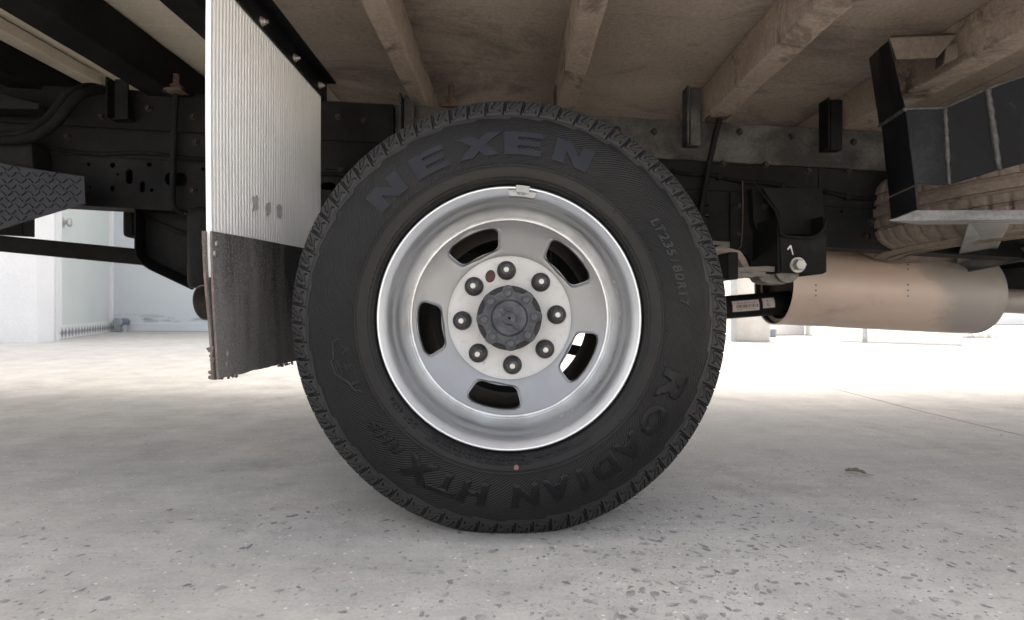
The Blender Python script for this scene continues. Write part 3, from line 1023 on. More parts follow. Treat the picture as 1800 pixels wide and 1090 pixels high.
finish('chalk_mark', bm, M['chalk'], truck)
# leaf spring: two leaves, an eye, a clip
for (y0, y1, x0, x1, z_) in ((468, 477, 1262, 1372, 0), (478, 486, 1262, 1346, 0)):
    bm = bmesh.new()
    Yl = HY + 0.02
    n = 14
    top, bot = [], []
    for i in range(n + 1):
        px = x0 + (x1 - x0) * i / n
        sag = -4 * (1 - i / n) ** 2
        w = random.uniform(-0.6, 0.6)
        top.append(at(px, y0 - sag + w, Yl)); bot.append(at(px, y1 - sag + w, Yl))
    for i in range(n):
        add_hexa(bm, [bot[i], bot[i + 1], top[i + 1], top[i], bot[i] + Vector((0, 0.075, 0)), bot[i + 1] + Vector((0, 0.075, 0)), top[i + 1] + Vector((0, 0.075, 0)), top[i] + Vector((0, 0.075, 0))])
    bmesh.ops.remove_doubles(bm, verts=bm.verts, dist=1e-5)
    finish('spring_leaf', bm, M['leaf_steel'], truck)
bm = bmesh.new()
ey = at(1372, 478, HY + 0.055)
add_tube(bm, [ey + Vector((0, -0.04, 0)), ey + Vector((0, 0.05, 0))], 0.032, 24)
add_plate(bm, [at(1330, 481, HY + 0.03), at(1395, 482, HY + 0.03), at(1390, 494, HY + 0.03), at(1378, 500, HY + 0.03), at(1350, 499, HY + 0.03), at(1338, 494, HY + 0.03)], (0, 0.06, 0), 0.003)
finish('spring_eye', bm, M['leaf_steel'], truck, smooth=True, angle=40)
bm = bmesh.new()
add_box(bm, at(1274, 470, HY + 0.0), (0.028, 0.11, 0.07), 0.004)
finish('spring_clip', bm, M['black'], truck)
bm = bmesh.new()
add_plate(bm, [at(1258, 438, 1.52), at(1282, 436, 1.52), at(1302, 441, 1.52), at(1312, 455, 1.52), at(1318, 470, 1.52), at(1306, 470, 1.52), at(1298, 455, 1.52), at(1282, 446, 1.52), at(1258, 446, 1.52)], (0, 0.08, 0), 0.002)
finish('spring_seat', bm, M['brown'], truck)

# thin brake line and its clips
bm = bmesh.new()
Yb = RY - 0.03
add_tube(bm, [at(1305, 318, Yb), at(1306, 360, Yb), at(1305, 400, Yb), at(1303, 432, Yb), at(1296, 443, Yb), at(1280, 446, Yb), at(1262, 444, Yb)], 0.0022, 8)
finish('brake_line', bm, M['rust'], truck, smooth=True)
bm = bmesh.new()
pl = [at(1180 + 14 * i, 300 + 2.0 * i + 2.2 * math.sin(i * 0.9), RY - 0.022) for i in range(30)]
add_tube(bm, pl, 0.0055, 10)
finish('wiring_loom', bm, M['hose'], truck, smooth=True)
for i in (6, 14, 22):
    bm = bmesh.new()
    add_box(bm, pl[i], (0.012, 0.016, 0.02), 0.002)
    finish('cable_clip', bm, M['black'], truck)
bm = bmesh.new()
pl = [at(375 + 16 * i, 292 + 1.2 * i + 2.5 * math.sin(i * 0.8), RY - 0.022) for i in range(22)]
pl = [at(-60 + 20 * i, 256 + 1.0 * i + 3 * math.sin(i * 0.7), RY - 0.024) for i in range(22)] + pl
add_tube(bm, pl, 0.0055, 10)
finish('wiring_loom', bm, M['hose'], truck, smooth=True)
# propeller shaft with its two paper labels
bm = bmesh.new()
s0, s1 = at(1205, 546, 1.92), at(1420, 529, 1.92)
add_tube(bm, [s0, s1], 0.0415, 32)
finish('propeller_shaft', bm, M['black'], truck, smooth=True, angle=40)
sd = (s1 - s0).normalized()
sa = Vector((0, -1, 0)); sb = sd.cross(sa).normalized()
if sb.z < 0:
    sb = -sb
def shaft_pt(px, ang, rad=0.0421):
    t = (px - 1205) / (1420 - 1205)
    p = s0.lerp(s1, t)
    return p + (sa * math.cos(ang) + sb * math.sin(ang)) * rad
def shaft_label(px0, px1, a0, a1, rad, mat, name, parent=truck):
    bm = bmesh.new()
    n = 8
    prev = None
    for i in range(n + 1):
        a = a0 + (a1 - a0) * i / n
        cur = (bm.verts.new(shaft_pt(px0, a, rad)), bm.verts.new(shaft_pt(px1, a, rad)))
        if prev:
            bm.faces.new([prev[0], prev[1], cur[1], cur[0]])
        prev = cur
    return finish(name, bm, M[mat], parent)
lab = shaft_label(1279.5, 1325.5, -0.42, 0.50, 0.0422, 'label', 'barcode_label')
shaft_label(1331.5, 1352, -0.30, 0.55, 0.0422, 'label', 'paper_label')
bm = bmesh.new()
def ink_rect(px0, px1, a0, a1):
    vs = [bm.verts.new(shaft_pt(*q_, 0.0426)) for q_ in ((px0, a0), (px1, a0), (px1, a1), (px0, a1))]
    bm.faces.new(vs)
x = 1286.0
rb = random.Random(8)
while x < 1323.5:
    w = rb.choice((0.5, 0.8, 1.2))
    ink_rect(x, x + w, -0.14, 0.14)
    x += w + rb.choice((0.5, 0.7, 1.0))
x = 1288.0
while x < 1320:
    w = rb.uniform(1.0, 3.0)
    ink_rect(x, x + w, 0.26, 0.30); 
    if rb.random() > 0.4: ink_rect(x + 1, x + w, 0.19, 0.22)
    ink_rect(x, x + w * 0.8, -0.27, -0.23)
    x += w + 0.7
ink_rect(1339, 1341, 0.0, 0.33)
ink_rect(1338.5, 1342.5, -0.12, -0.06)
finish('label_print', bm, M['ink'], truck)

# muffler
MY, MR = 1.95, 0.145
def mz(x): return 0.496 + SL * (x - 0.94) * 0.9
x0, x1 = 0.945, 1.68
bm = bmesh.new()
prof = [(MR * 0.86, 0.022), (MR * 0.985, 0.022), (MR * 0.985, 0.002), (MR * 1.012, 0.0), (MR * 1.012, 0.016), (MR, 0.020)] + [(MR, 0.06 + 0.05 * i) for i in range(12)] + \
       [(MR * 0.995, x1 - x0 - 0.05), (MR * 0.97, x1 - x0 - 0.028), (MR * 0.985, x1 - x0 - 0.022), (MR * 0.985, x1 - x0 - 0.012), (MR * 0.90, x1 - x0 - 0.002), (MR * 0.5, x1 - x0 + 0.01), (0, x1 - x0 + 0.012)]
add_lathe(bm, prof, 72, (0, 0, 0), 'X')
for v in bm.verts:
    v.co = Vector((x0 + v.co.x, MY + v.co.y, mz(x0 + v.co.x) + v.co.z))
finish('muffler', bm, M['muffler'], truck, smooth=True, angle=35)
bm = bmesh.new()
add_lathe(bm, [(MR * 0.97, 0.05), (MR * 0.86, 0.046), (MR * 0.4, 0.04), (0, 0.04)], 64, (0, 0, 0), 'X')
add_lathe(bm, [(MR * 0.975, 0.004), (MR * 0.975, 0.052)], 64, (0, 0, 0), 'X')
for v in bm.verts:
    v.co = Vector((x0 + v.co.x, MY + v.co.y, mz(x0) + v.co.z))
finish('muffler_end', bm, M['muffler_dark'], truck, smooth=True, angle=35)
bm = bmesh.new()
for (px, pys) in ((1434, (506, 515, 524)), (1596, (460, 469, 497, 507, 517))):
    for py in pys:
        # spot welds on the near side of the shell
        ang = math.asin(max(-1, min(1, (at(px, py, MY - MR).z - mz(1.2)) / MR)))
        xx = at(px, py, MY - MR * math.cos(ang)).x
        c = Vector((xx, MY - MR * 1.0 * math.cos(ang), mz(xx) + MR * 1.0 * math.sin(ang)))
        nd = Vector((0, -math.cos(ang), math.sin(ang)))
        add_tube(bm, [c - nd * 0.001, c + nd * 0.0008], 0.0032, 10)
finish('spot_welds', bm, M['rim_dust'], truck)
bm = bmesh.new()
add_tube(bm, [at(1740, 528, MY), at(1850, 533, MY), at(2000, 540, MY)], 0.043, 24)
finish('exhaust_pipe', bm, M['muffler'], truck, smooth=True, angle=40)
bm = bmesh.new()
add_box(bm, Vector((1.9, 2.14, 0.60)), (0.5, 0.08, 0.24), 0.01)
finish('gearbox_bracket', bm, M['black'], truck)

# ----- spare wheel carrier on the right
CY = 1.10
car = empty('spare_carrier', Vector((1.0, 1.3, 0.56)) - truck.location, parent=truck)
def cplate(name, pts, vec, mat='black_gloss', bevel=0.002):
    bm = bmesh.new()
    add_plate(bm, pts, vec, bevel)
    return finish(name, bm, M[mat], car)
cplate('face_plate', [at(1592, 193, CY), at(1660, 190, CY), at(1667, 325, CY), at(1609, 323, CY)], (0, 0.008, 0))
cplate('face_plate', [at(1662, 190, CY), at(1735, 156, CY - 0.05), at(1755, 299, CY - 0.05), at(1669, 325, CY)], (0, 0.008, 0))
cplate('face_plate', [at(1737, 155, CY - 0.05), at(1830, 122, CY - 0.10), at(1840, 276, CY - 0.10), at(1757, 299, CY - 0.05)], (0, 0.008, 0))
def weld(pts, r):
    bm = bmesh.new()
    path = []
    for i in range(len(pts) - 1):
        for j in range(14):
            t = j / 14
            path.append(pts[i].lerp(pts[i + 1], t))
    path.append(pts[-1])
    rw = random.Random(len(path))
    add_tube(bm, path, r, 8, radii=[r * rw.uniform(0.75, 1.2) for _ in path])
    finish('weld_bead', bm, M['weld'], car, smooth=True)
weld([at(1661, 192, CY), at(1668, 324, CY)], 0.0040)
weld([at(1736, 157, CY - 0.05), at(1756, 298, CY - 0.05)], 0.0055)
weld([at(1594, 192, CY), at(1661, 190, CY), at(1736, 156, CY - 0.05), at(1830, 123, CY - 0.1)], 0.0024)
# side flange (faces left) made of an angle running down
cplate('side_plate', [at(1592, 195, CY), at(1608, 325, CY), at(1562, 346, CY + 0.12), at(1549, 222, CY + 0.12)], (0.006, 0.002, 0))
cplate('side_plate', [at(1608, 327, CY), at(1612, 372, CY), at(1566, 388, CY + 0.12), at(1562, 348, CY + 0.12)], (0.006, 0.002, 0))
# strut up to the cross member
cplate('strut', [at(1562, 70, CY), at(1590, 190, CY), at(1574, 198, CY + 0.04), at(1545, 84, CY + 0.04)], (0.005, 0.003, 0))
cplate('strut', [at(1545, 84, CY + 0.04), at(1574, 198, CY + 0.04), at(1545, 222, CY + 0.12), at(1527, 102, CY + 0.12)], (0.005, 0.003, 0))
weld([at(1591, 192, CY), at(1546, 222, CY + 0.12)], 0.004)
bm = bmesh.new()
tb = [at(1563, 67, CY + 0.02), at(1682, 62, CY + 0.02), at(1648, 101, CY + 0.02), at(1576, 104, CY + 0.02)]
add_plate(bm, tb, (0, 0.006, 0), 0.001)
add_plate(bm, [at(1563, 66, CY + 0.026), at(1682, 61, CY + 0.026), at(1676, 58, CY + 0.11), at(1566, 62, CY + 0.11)], (0, 0, -0.005), 0.001)
finish('top_bracket', bm, M['brown_dark'], car)
bm = bmesh.new()
add_plate(bm, [at(1662, 82, CY + 0.04), at(1684, 74, CY + 0.04), at(1685, 100, CY + 0.04), at(1659, 112, CY + 0.04)], (0.004, 0.03, 0), 0.002)
finish('bracket_gusset', bm, M['brown_dark'], car)
# lower frame under the tyre
ZB = 0.572
cplate('lower_bar', [at(1611, 369, CY), at(1900, 368, CY), at(1900, 385, CY), at(1563, 388, CY)], (0, 0.006, 0), 'carrier')
cplate('lower_bar', [at(1563, 389, CY), at(1900, 386, CY), at(1900, 394, CY + 0.06), at(1612, 395, CY + 0.06)], (0, 0, 0.005), 'carrier')
cplate('lower_bar', [at(1622, 461, 2.02), at(1760, 440, 1.70), at(1900, 408, 1.40), at(1900, 440, 1.40), at(1760, 466, 1.70), at(1685, 481, 1.86), at(1622, 479, 2.02)], (0.0, 0.008, 0.0), 'carrier')
cplate('cross_strap', [at(1702, 391, CY + 0.02), at(1776, 391, CY + 0.02), at(1750, 446, 1.73), at(1680, 466, 1.87)], (0, 0.0, 0.006), 'carrier')

# ----- left end: hose, side box, chequer plate, guard bar, bracket, tail pipe
bm = bmesh.new()
Y = 1.5
pth = [at(-40, 246, Y), at(20, 246, Y), at(60, 240, Y), at(95, 218, Y), at(118, 190, Y), at(140, 168, Y), at(175, 158, Y + 0.05), at(205, 165, Y + 0.1)]
fine = []
for i in range(len(pth) - 1):
    p0 = pth[max(i - 1, 0)]; p1 = pth[i]; p2 = pth[i + 1]; p3 = pth[min(i + 2, len(pth) - 1)]
    for j in range(6):
        t = j / 6
        fine.append(0.5 * ((2 * p1) + (p2 - p0) * t + (2 * p0 - 5 * p1 + 4 * p2 - p3) * t * t + (3 * p1 - p0 - 3 * p2 + p3) * t ** 3))
fine.append(pth[-1])
add_tube(bm, fine, 0.013, 14)
finish('air_hose', bm, M['hose'], truck, smooth=True)
bm = bmesh.new()
add_tube(bm, [p + Vector((-0.05, 0.03, 0.022)) for p in fine], 0.011, 12)
finish('air_hose', bm, M['hose'], truck, smooth=True)
bm = bmesh.new()
add_plate(bm, [at(-200, 168, 1.56), at(10, 170, 1.56), at(100, 196, 1.56), at(100, 205, 1.56), at(-200, 200, 1.56)], (0, -0.06, 0), 0.003)
finish('rear_bracket', bm, M['black'], truck)
bm = bmesh.new()
add_plate(bm, [at(-200, 246, 1.52), at(55, 246, 1.52), at(58, 298, 1.52), at(-200, 270, 1.52)], (0, 0.06, 0), 0.003)
finish('rear_bracket', bm, M['black'], truck)
CPY = 1.48
cp_pts = [at(-260, 270, CPY), at(0, 286, CPY), at(30, 292, CPY), at(148, 310, CPY), at(150, 357, CPY), at(40, 390, CPY), at(0, 403, CPY), at(-260, 470, CPY)]
bm = bmesh.new()
add_plate(bm, cp_pts, (0, 0.006, 0), 0.001)
cp = finish('chequer_plate', bm, M['plate_blue'], truck)
bm = bmesh.new()
def inside(px, py):
    if px > 138: return False
    top = 287 + px * 0.16
    bot = 402 - px * 0.30
    return top + 4 < py < bot - 4
for i in range(-3, 14):
    for j in range(12):
        px = i * 12 + (6 if j % 2 else 0); py = 285 + j * 11
        if px < -30 or not inside(max(px, 0), py):
            continue
        c = at(px, py, CPY)
        ang = R_(40) if (i + j) % 2 else R_(-40)
        add_box(bm, c + Vector((0, -0.001, 0)), (0.017, 0.003, 0.0042), 0.0012, Euler((0, ang, 0)).to_matrix())
finish('tread_lozenges', bm, M['plate_blue'], truck)
bm = bmesh.new()
add_plate(bm, [at(-200, 400, 1.9), at(40, 414, 1.9), at(40, 372, 1.9), at(-200, 380, 1.9)], (0, 0.05, 0), 0.003)
finish('guard_post', bm, M['black'], truck)
bm = bmesh.new()
a0, a1, b0, b1 = at(-220, 392, 1.9), at(250, 438, 1.9), at(-220, 421, 1.9), at(250, 466, 1.9)
v = Vector((0, 0.05, 0))
add_hexa(bm, [b0, b1, a1, a0, b0 + v, b1 + v, a1 + v, a0 + v], 0.006, 3)
finish('guard_bar', bm, M['black'], truck)
# drop bracket with a folded flange
bm = bmesh.new()
BY = 1.66
add_plate(bm, [at(250, 366, BY), at(345, 366, BY), at(345, 505, BY), at(258, 455, BY), at(248, 440, BY)], (0, 0.006, 0), 0.001)
finish('drop_bracket', bm, M['black'], truck)
bm = bmesh.new()
path = [(236, 366), (236, 440), (238, 452), (247, 464), (262, 474), (338, 510)]
front = [at(px, py, BY - 0.07) for px, py in path]
inner = [at(px + (18 if i < 2 else 16 if i < 3 else 12), py - (0 if i < 2 else 5 if i < 3 else 12), BY) for i, (px, py) in enumerate(path)]
for i in range(len(path) - 1):
    p = [front[i], front[i + 1], inner[i + 1], inner[i]]
    add_plate(bm, p, (0.0025, 0.002, 0.003))
finish('bracket_flange', bm, M['black'], truck, smooth=False)
bm = bmesh.new()
add_tube(bm, [at(258, 383, BY - 0.012), at(300, 402, BY - 0.012), at(338, 416, BY - 0.012)], 0.005, 8)
finish('bracket_rib', bm, M['black'], truck, smooth=True)
bm = bmesh.new()
add_box(bm, at(232, 394, 1.74), (0.032, 0.05, 0.09), 0.012)
finish('buffer_block', bm, M['black'], truck)
# vertical canister beside the flap, and the exhaust tail pipe
bm = bmesh.new()
cp0 = at(362, 440, 1.50)
add_lathe(bm, [(0, 0.118), (0.030, 0.116), (0.041, 0.108), (0.045, 0.095), (0.045, -0.09), (0.040, -0.105), (0, -0.108)], 32, cp0, 'Z')
finish('air_canister', bm, M['black'], truck, smooth=True, angle=50)
tip = at(359, 532, 1.30)
axis = Vector((-0.42, -0.86, -0.10)).normalized()
bm = bmesh.new()
outer = [tip, tip - axis * 0.05, tip - axis * 0.16, tip - axis * 0.22 + Vector((0.03, 0, 0.02)), tip - axis * 0.26 + Vector((0.08, 0, 0.05))]
add_tube(bm, outer, 0.043, 40, caps=False)
add_tube(bm, [tip - axis * 0.24, tip - axis * 0.1, tip], 0.0405, 40, caps=False)
# rolled rim joining the two walls
a_, b_ = basis(axis)
n = 40
r0 = [bm.verts.new(tip + axis * 0.0005 + (a_ * math.cos(2 * PI * j / n) + b_ * math.sin(2 * PI * j / n)) * 0.0432) for j in range(n)]
r1 = [bm.verts.new(tip + axis * 0.0005 + (a_ * math.cos(2 * PI * j / n) + b_ * math.sin(2 * PI * j / n)) * 0.0403) for j in range(n)]
for j in range(n):
    bm.faces.new([r0[j], r0[(j + 1) % n], r1[(j + 1) % n], r1[j]])
finish('tail_pipe', bm, M['rim_back'], truck, smooth=True, angle=40, normals=False)

# ------------------------------------------------------------------ mud flap
flap = empty('mud_flap', Vector((-0.535, 1.2, 1.0)) - truck.location, parent=truck)
bm = bmesh.new()
NR = 48
ya, yz = 0.953, 1.508
seg = 4
cols = []
for i in range(NR * seg + 1):
    y = ya + (yz - ya) * i / (NR * seg)
    ph = (i % seg) / seg
    dx = (-0.0011, 0.0008, 0.0011, 0.0008)[i % seg] if i < NR * seg else 0
    if i < 3: dx = 0.002
    xo = -0.5352
    cols.append([bm.verts.new((xo + dx + 0.004 * mnoise.noise((0, y * 3, z * 2)), y, z)) for z in [0.46 + (1.045 - 0.46) * j / 14 for j in range(15)]])
for i in range(len(cols) - 1):
    for j in range(14):
        bm.faces.new([cols[i][j], cols[i + 1][j], cols[i + 1][j + 1], cols[i][j + 1]])
# give the sheet its thickness
ext = bmesh.ops.extrude_face_region(bm, geom=list(bm.faces))
for e in ext['geom']:
    if isinstance(e, bmesh.types.BMVert):
        e.co.x = -0.5425 + 0.004 * mnoise.noise((0, e.co.y * 3, e.co.z * 2))
finish('ribbed_sheet', bm, M['flap_white'], flap)
# black angle holding it, with three bolts
bm = bmesh.new()
add_box(bm, (-0.5295, 1.16, 1.022), (0.006, 0.74, 0.050), 0.001)
add_box(bm, (-0.515, 1.16, 1.0475), (0.030, 0.74, 0.005), 0.001)
finish('mounting_angle', bm, M['black_gloss'], flap)
for (px, py) in ((460, 38), (518, 102), (562, 150)):
    Yb = -0.5262 * F / (px - 900)
    c = at(px, py, Yb); c.x = -0.5265
    bm = bmesh.new()
    add_hex_bolt(bm, c, (1, 0, 0), 0.0068, 0.007, washer=(0.0095, 0.0018))
    add_tube(bm, [c + Vector((0.008, 0, 0)), c + Vector((0.014, 0, 0))], 0.0038, 12)
    finish('flap_bolt', bm, M['zinc'], flap, smooth=True, angle=30)
# rubber skirts: two layers
def rubber_sheet(name, x_top, x_bot, y0, y1, zt0, zt1, zb, th, mat, seed):
    bm = bmesh.new()
    rs = random.Random(seed)
    ny, nz = 60, 24
    grid = []
    for i in range(ny + 1):
        y = y0 + (y1 - y0) * i / ny
        zt_ = zt0 + (zt1 - zt0) * i / ny
        zb_ = zb + 0.002 * mnoise.noise((y * 60, seed, 0)) + 0.0025 * mnoise.noise((y * 17, seed, 4))
        col_ = []
        for j in range(nz + 1):
            t = j / nz
            z = zt_ + (zb_ - zt_) * t
            x = x_top + (x_bot - x_top) * t + 0.004 * mnoise.noise((y * 5, z * 6, seed))
            yy = y + (0.0012 * mnoise.noise((z * 70, seed, 1)) if i == 0 else 0)
            col_.append(bm.verts.new((x, yy, z)))
        grid.append(col_)
    for i in range(ny):
        for j in range(nz):
            bm.faces.new([grid[i][j], grid[i + 1][j], grid[i + 1][j + 1], grid[i][j + 1]])
    ext = bmesh.ops.extrude_face_region(bm, geom=list(bm.faces))
    for e in ext['geom']:
        if isinstance(e, bmesh.types.BMVert):
            e.co.x -= th
    bmesh.ops.recalc_face_normals(bm, faces=bm.faces)
    for f in bm.faces:
        if f.calc_center_median().y < y0 + 0.0015 and abs(f.normal.y) > 0.6:
            f.material_index = 1
    return finish(name, bm, [M[mat], M['flap_edge']], flap, normals=False)
rubber_sheet('rubber_skirt', -0.5275, -0.5165, 0.946, 1.53, 0.541, 0.566, 0.281, 0.004, 'flap_rubber', 1)
rubber_sheet('rubber_skirt', -0.5415, -0.5240, 0.944, 1.53, 0.541, 0.562, 0.279, 0.004, 'flap_rubber', 2)
for (px, py) in ((383, 429), (380, 446), (394, 622), (392, 640)):
    bm = bmesh.new()
    Yb = -0.525 * F / (px - 900)
    c = at(px, py, Yb); c.x = -0.5275 + (0.0098 if py > 600 else 0.001)
    bmesh.ops.create_uvsphere(bm, u_segments=14, v_segments=8, radius=0.0065, matrix=Matrix.Translation(c) @ Matrix.Diagonal((0.45, 1, 1, 1)))
    finish('rivet', bm, M['zinc'] if py < 600 else M['flap_rubber'], flap, smooth=True)
# clods of mud on the lower edge and the near edge
bm = bmesh.new()
rm = random.Random(4)
spots = [(rm.uniform(1.18, 1.34), 0.279, -0.519) for _ in range(14)] + [(rm.uniform(0.945, 1.02), 0.281, -0.521) for _ in range(9)] + [(0.945, rm.uniform(0.282, 0.34), -0.529) for _ in range(16)]
for (y, z, x) in spots:
    s = rm.uniform(0.0014, 0.0036)
    r_ = bmesh.ops.create_icosphere(bm, subdivisions=1, radius=s, matrix=Matrix.Translation((x + rm.uniform(-0.004, 0.004), y, z - (s * rm.uniform(0, 1.2) if z < 0.29 else 0))))
    for v in r_['verts']:
        v.co += Vector((rm.uniform(-1, 1), rm.uniform(-1, 1), rm.uniform(-1.4, 1))) * s * 0.45
mc = finish('mud_clods', bm, M['flap_edge'], flap)
mc['kind'] = 'stuff'
# torn film stuck to the sheet
for (px, py, w, h, sd_) in ((449, 357, 11, 28, 1), (471, 367, 9, 22, 2), (490, 372, 9, 26, 3)):
    rt = random.Random(sd_)
    Yb = -0.533 * F / (px - 900)
    pts = []
    n = 18
    for i in range(n):
        a = 2 * PI * i / n
        rr = rt.uniform(0.75, 1.2)
        c = at(px + w / 2 * rr * math.copysign(abs(math.cos(a)) ** 0.6, math.cos(a)), py + h / 2 * rr * math.copysign(abs(math.sin(a)) ** 0.6, math.sin(a)), Yb)
        # onto the sheet plane: take the same sight line at x = -0.533
        kk = (c.x) / Yb
        Y2 = -0.5332 / kk
        pts.append(Vector((-0.5331 + 0.004 * mnoise.noise((0, Y2 * 3, c.z * 2)), Y2, CAMZ + (c.z - CAMZ) * Y2 / Yb)))
    bm = bmesh.new()
    add_plate(bm, pts, (0.0007, 0, 0))
    finish('torn_film', bm, M['flap_grey'], flap)

# ------------------------------------------------------------------ the wheel
WC = Vector((-0.0050, 0.926, 0.387))                           # centre, on the plane of the rim lip
wheel = empty('wheel', WC - truck.location, parent=truck)
RL = 0.387                                                     # loaded radius

def squash(v):
    """flatten where the rubber meets the ground and let the sidewall bulge a little there"""
    x, y, z = v
    if z < -0.22:
        t = min(1, (-z - 0.22) / 0.13)
        fall = math.exp(-(x / 0.16) ** 2)
        bulge = 0.007 * fall * t * max(0.0, 1 - max(0, -z - 0.33) / 0.07)
        if y < 0.12:
            y -= bulge
        z = max(z, -RL + 0.0006)
    return Vector((x, y, z))

SW = [(0.2230, 0.0150), (0.2285, 0.0045), (0.2330, -0.0065), (0.2400, -0.0115), (0.2500, -0.0150), (0.2620, -0.0172), (0.2760, -0.0182), (0.2900, -0.0180), (0.3050, -0.0160),
      (0.3180, -0.0125), (0.3300, -0.0070), (0.3400, -0.0010), (0.3480, 0.0055), (0.3540, 0.0115), (0.3580, 0.0165)]
def sw(r):
    """smooth sidewall height at radius r (Catmull-Rom through SW)"""
    if r <= SW[0][0]: return SW[0][1]
    if r >= SW[-1][0]: return SW[-1][1] + (r - SW[-1][0]) * 1.1
    for i in range(len(SW) - 1):
        if SW[i][0] <= r <= SW[i + 1][0]:
            p1, p2 = SW[i], SW[i + 1]
            p0 = SW[max(i - 1, 0)]; p3 = SW[min(i + 2, len(SW) - 1)]
            h = p2[0] - p1[0]
            m1 = (p2[1] - p0[1]) / (p2[0] - p0[0]); m2 = (p3[1] - p1[1]) / (p3[0] - p1[0])
            t = (r - p1[0]) / h
            return (2 * t ** 3 - 3 * t * t + 1) * p1[1] + (t ** 3 - 2 * t * t + t) * h * m1 + (-2 * t ** 3 + 3 * t * t) * p2[1] + (t ** 3 - t * t) * h * m2

prof = []
rr = 0.2232
while rr < 0.3565:
    y = sw(rr)
    # moulded rings: thin ridges and steps at measured radii
    for (rc_, w, hgt) in ((0.2365, 0.0006, 0.0007), (0.2405, 0.0006, -0.0009), (0.2590, 0.0006, -0.0009), (0.2632, 0.0007, 0.0009)):
        if abs(rr - rc_) < w:
            y -= hgt
    prof.append((rr, y))
    rr += 0.0004 if (0.2352 < rr < 0.2415 or 0.258 < rr < 0.2645) else 0.0014
prof += [(0.3580, 0.0195), (0.3582, 0.0245), (0.3640, 0.0265), (0.3735, 0.0335), (0.3830, 0.0420), (0.3910, 0.0520), (0.3965, 0.0640), (0.3995, 0.080), (0.4005, 0.10), (0.400, 0.17), (0.391, 0.19), (0.375, 0.208), (0.35, 0.222), (0.30, 0.234), (0.25, 0.228), (0.225, 0.21)]
bm = bmesh.new()
add_lathe(bm, prof, 360)
for v in bm.verts:
    v.co = squash(v.co)
finish('tyre', bm, M['rubber'], wheel, smooth=True, world_coords=False, angle=50)

# shoulder band with its saw-tooth lower edge
bm = bmesh.new()
NT_ = 36
ringo, ringi = [], []
nseg = NT_ * 10
for i in range(nseg):
    th = 2 * PI * i / nseg
    tooth = ((-th) % (2 * PI / NT_)) / (2 * PI / NT_)
    ri = 0.3435 + 0.0075 * (1 - tooth)
    pts = []
    for (r, lift) in ((ri, -0.0002), (ri + 0.0006, 0.0011), (0.5 * (ri + 0.3555), 0.0011), (0.3550, 0.0011), (0.3562, -0.0002)):
        pts.append(bm.verts.new(squash((r * math.cos(th), sw(r) - lift, r * math.sin(th)))))
    ringo.append(pts)
for i in range(nseg):
    A_, B_ = ringo[i], ringo[(i + 1) % nseg]
    for j in range(4):
        bm.faces.new([A_[j], A_[j + 1], B_[j + 1], B_[j]])
finish('shoulder_band', bm, M['rubber_tread'], wheel, smooth=True, world_coords=False, angle=40)

# tread blocks -------------------------------------------------
TP = [(0.3590, 0.0190), (0.3660, 0.0230), (0.3745, 0.0295), (0.3835, 0.0375), (0.3915, 0.0465), (0.3972, 0.0560), (0.4010, 0.0670), (0.4030, 0.0800), (0.4040, 0.0950), (0.4043, 0.125)]
tl = [0.0]
for i in range(len(TP) - 1):
    tl.append(tl[-1] + math.dist(TP[i], TP[i + 1]))
TL = tl[-1]
def tp(s):
    s = max(0, min(TL - 1e-9, s))
    for i in range(len(TP) - 1):
        if tl[i] <= s <= tl[i + 1]:
            t = (s - tl[i]) / (tl[i + 1] - tl[i])
            p0 = TP[max(i - 1, 0)]; p1 = TP[i]; p2 = TP[i + 1]; p3 = TP[min(i + 2, len(TP) - 1)]
            f = lambda a, b, c, d: 0.5 * (2 * b + (c - a) * t + (2 * a - 5 * b + 4 * c - d) * t * t + (3 * b - a - 3 * c + d) * t ** 3)
            r = f(p0[0], p1[0], p2[0], p3[0]); y = f(p0[1], p1[1], p2[1], p3[1])
            d = Vector((p2[0] - p1[0], p2[1] - p1[1])).normalized()
            return r, y, Vector((d.y, -d.x))                     # outward normal (r, y)
NB = 72
PITCH = 2 * PI / NB
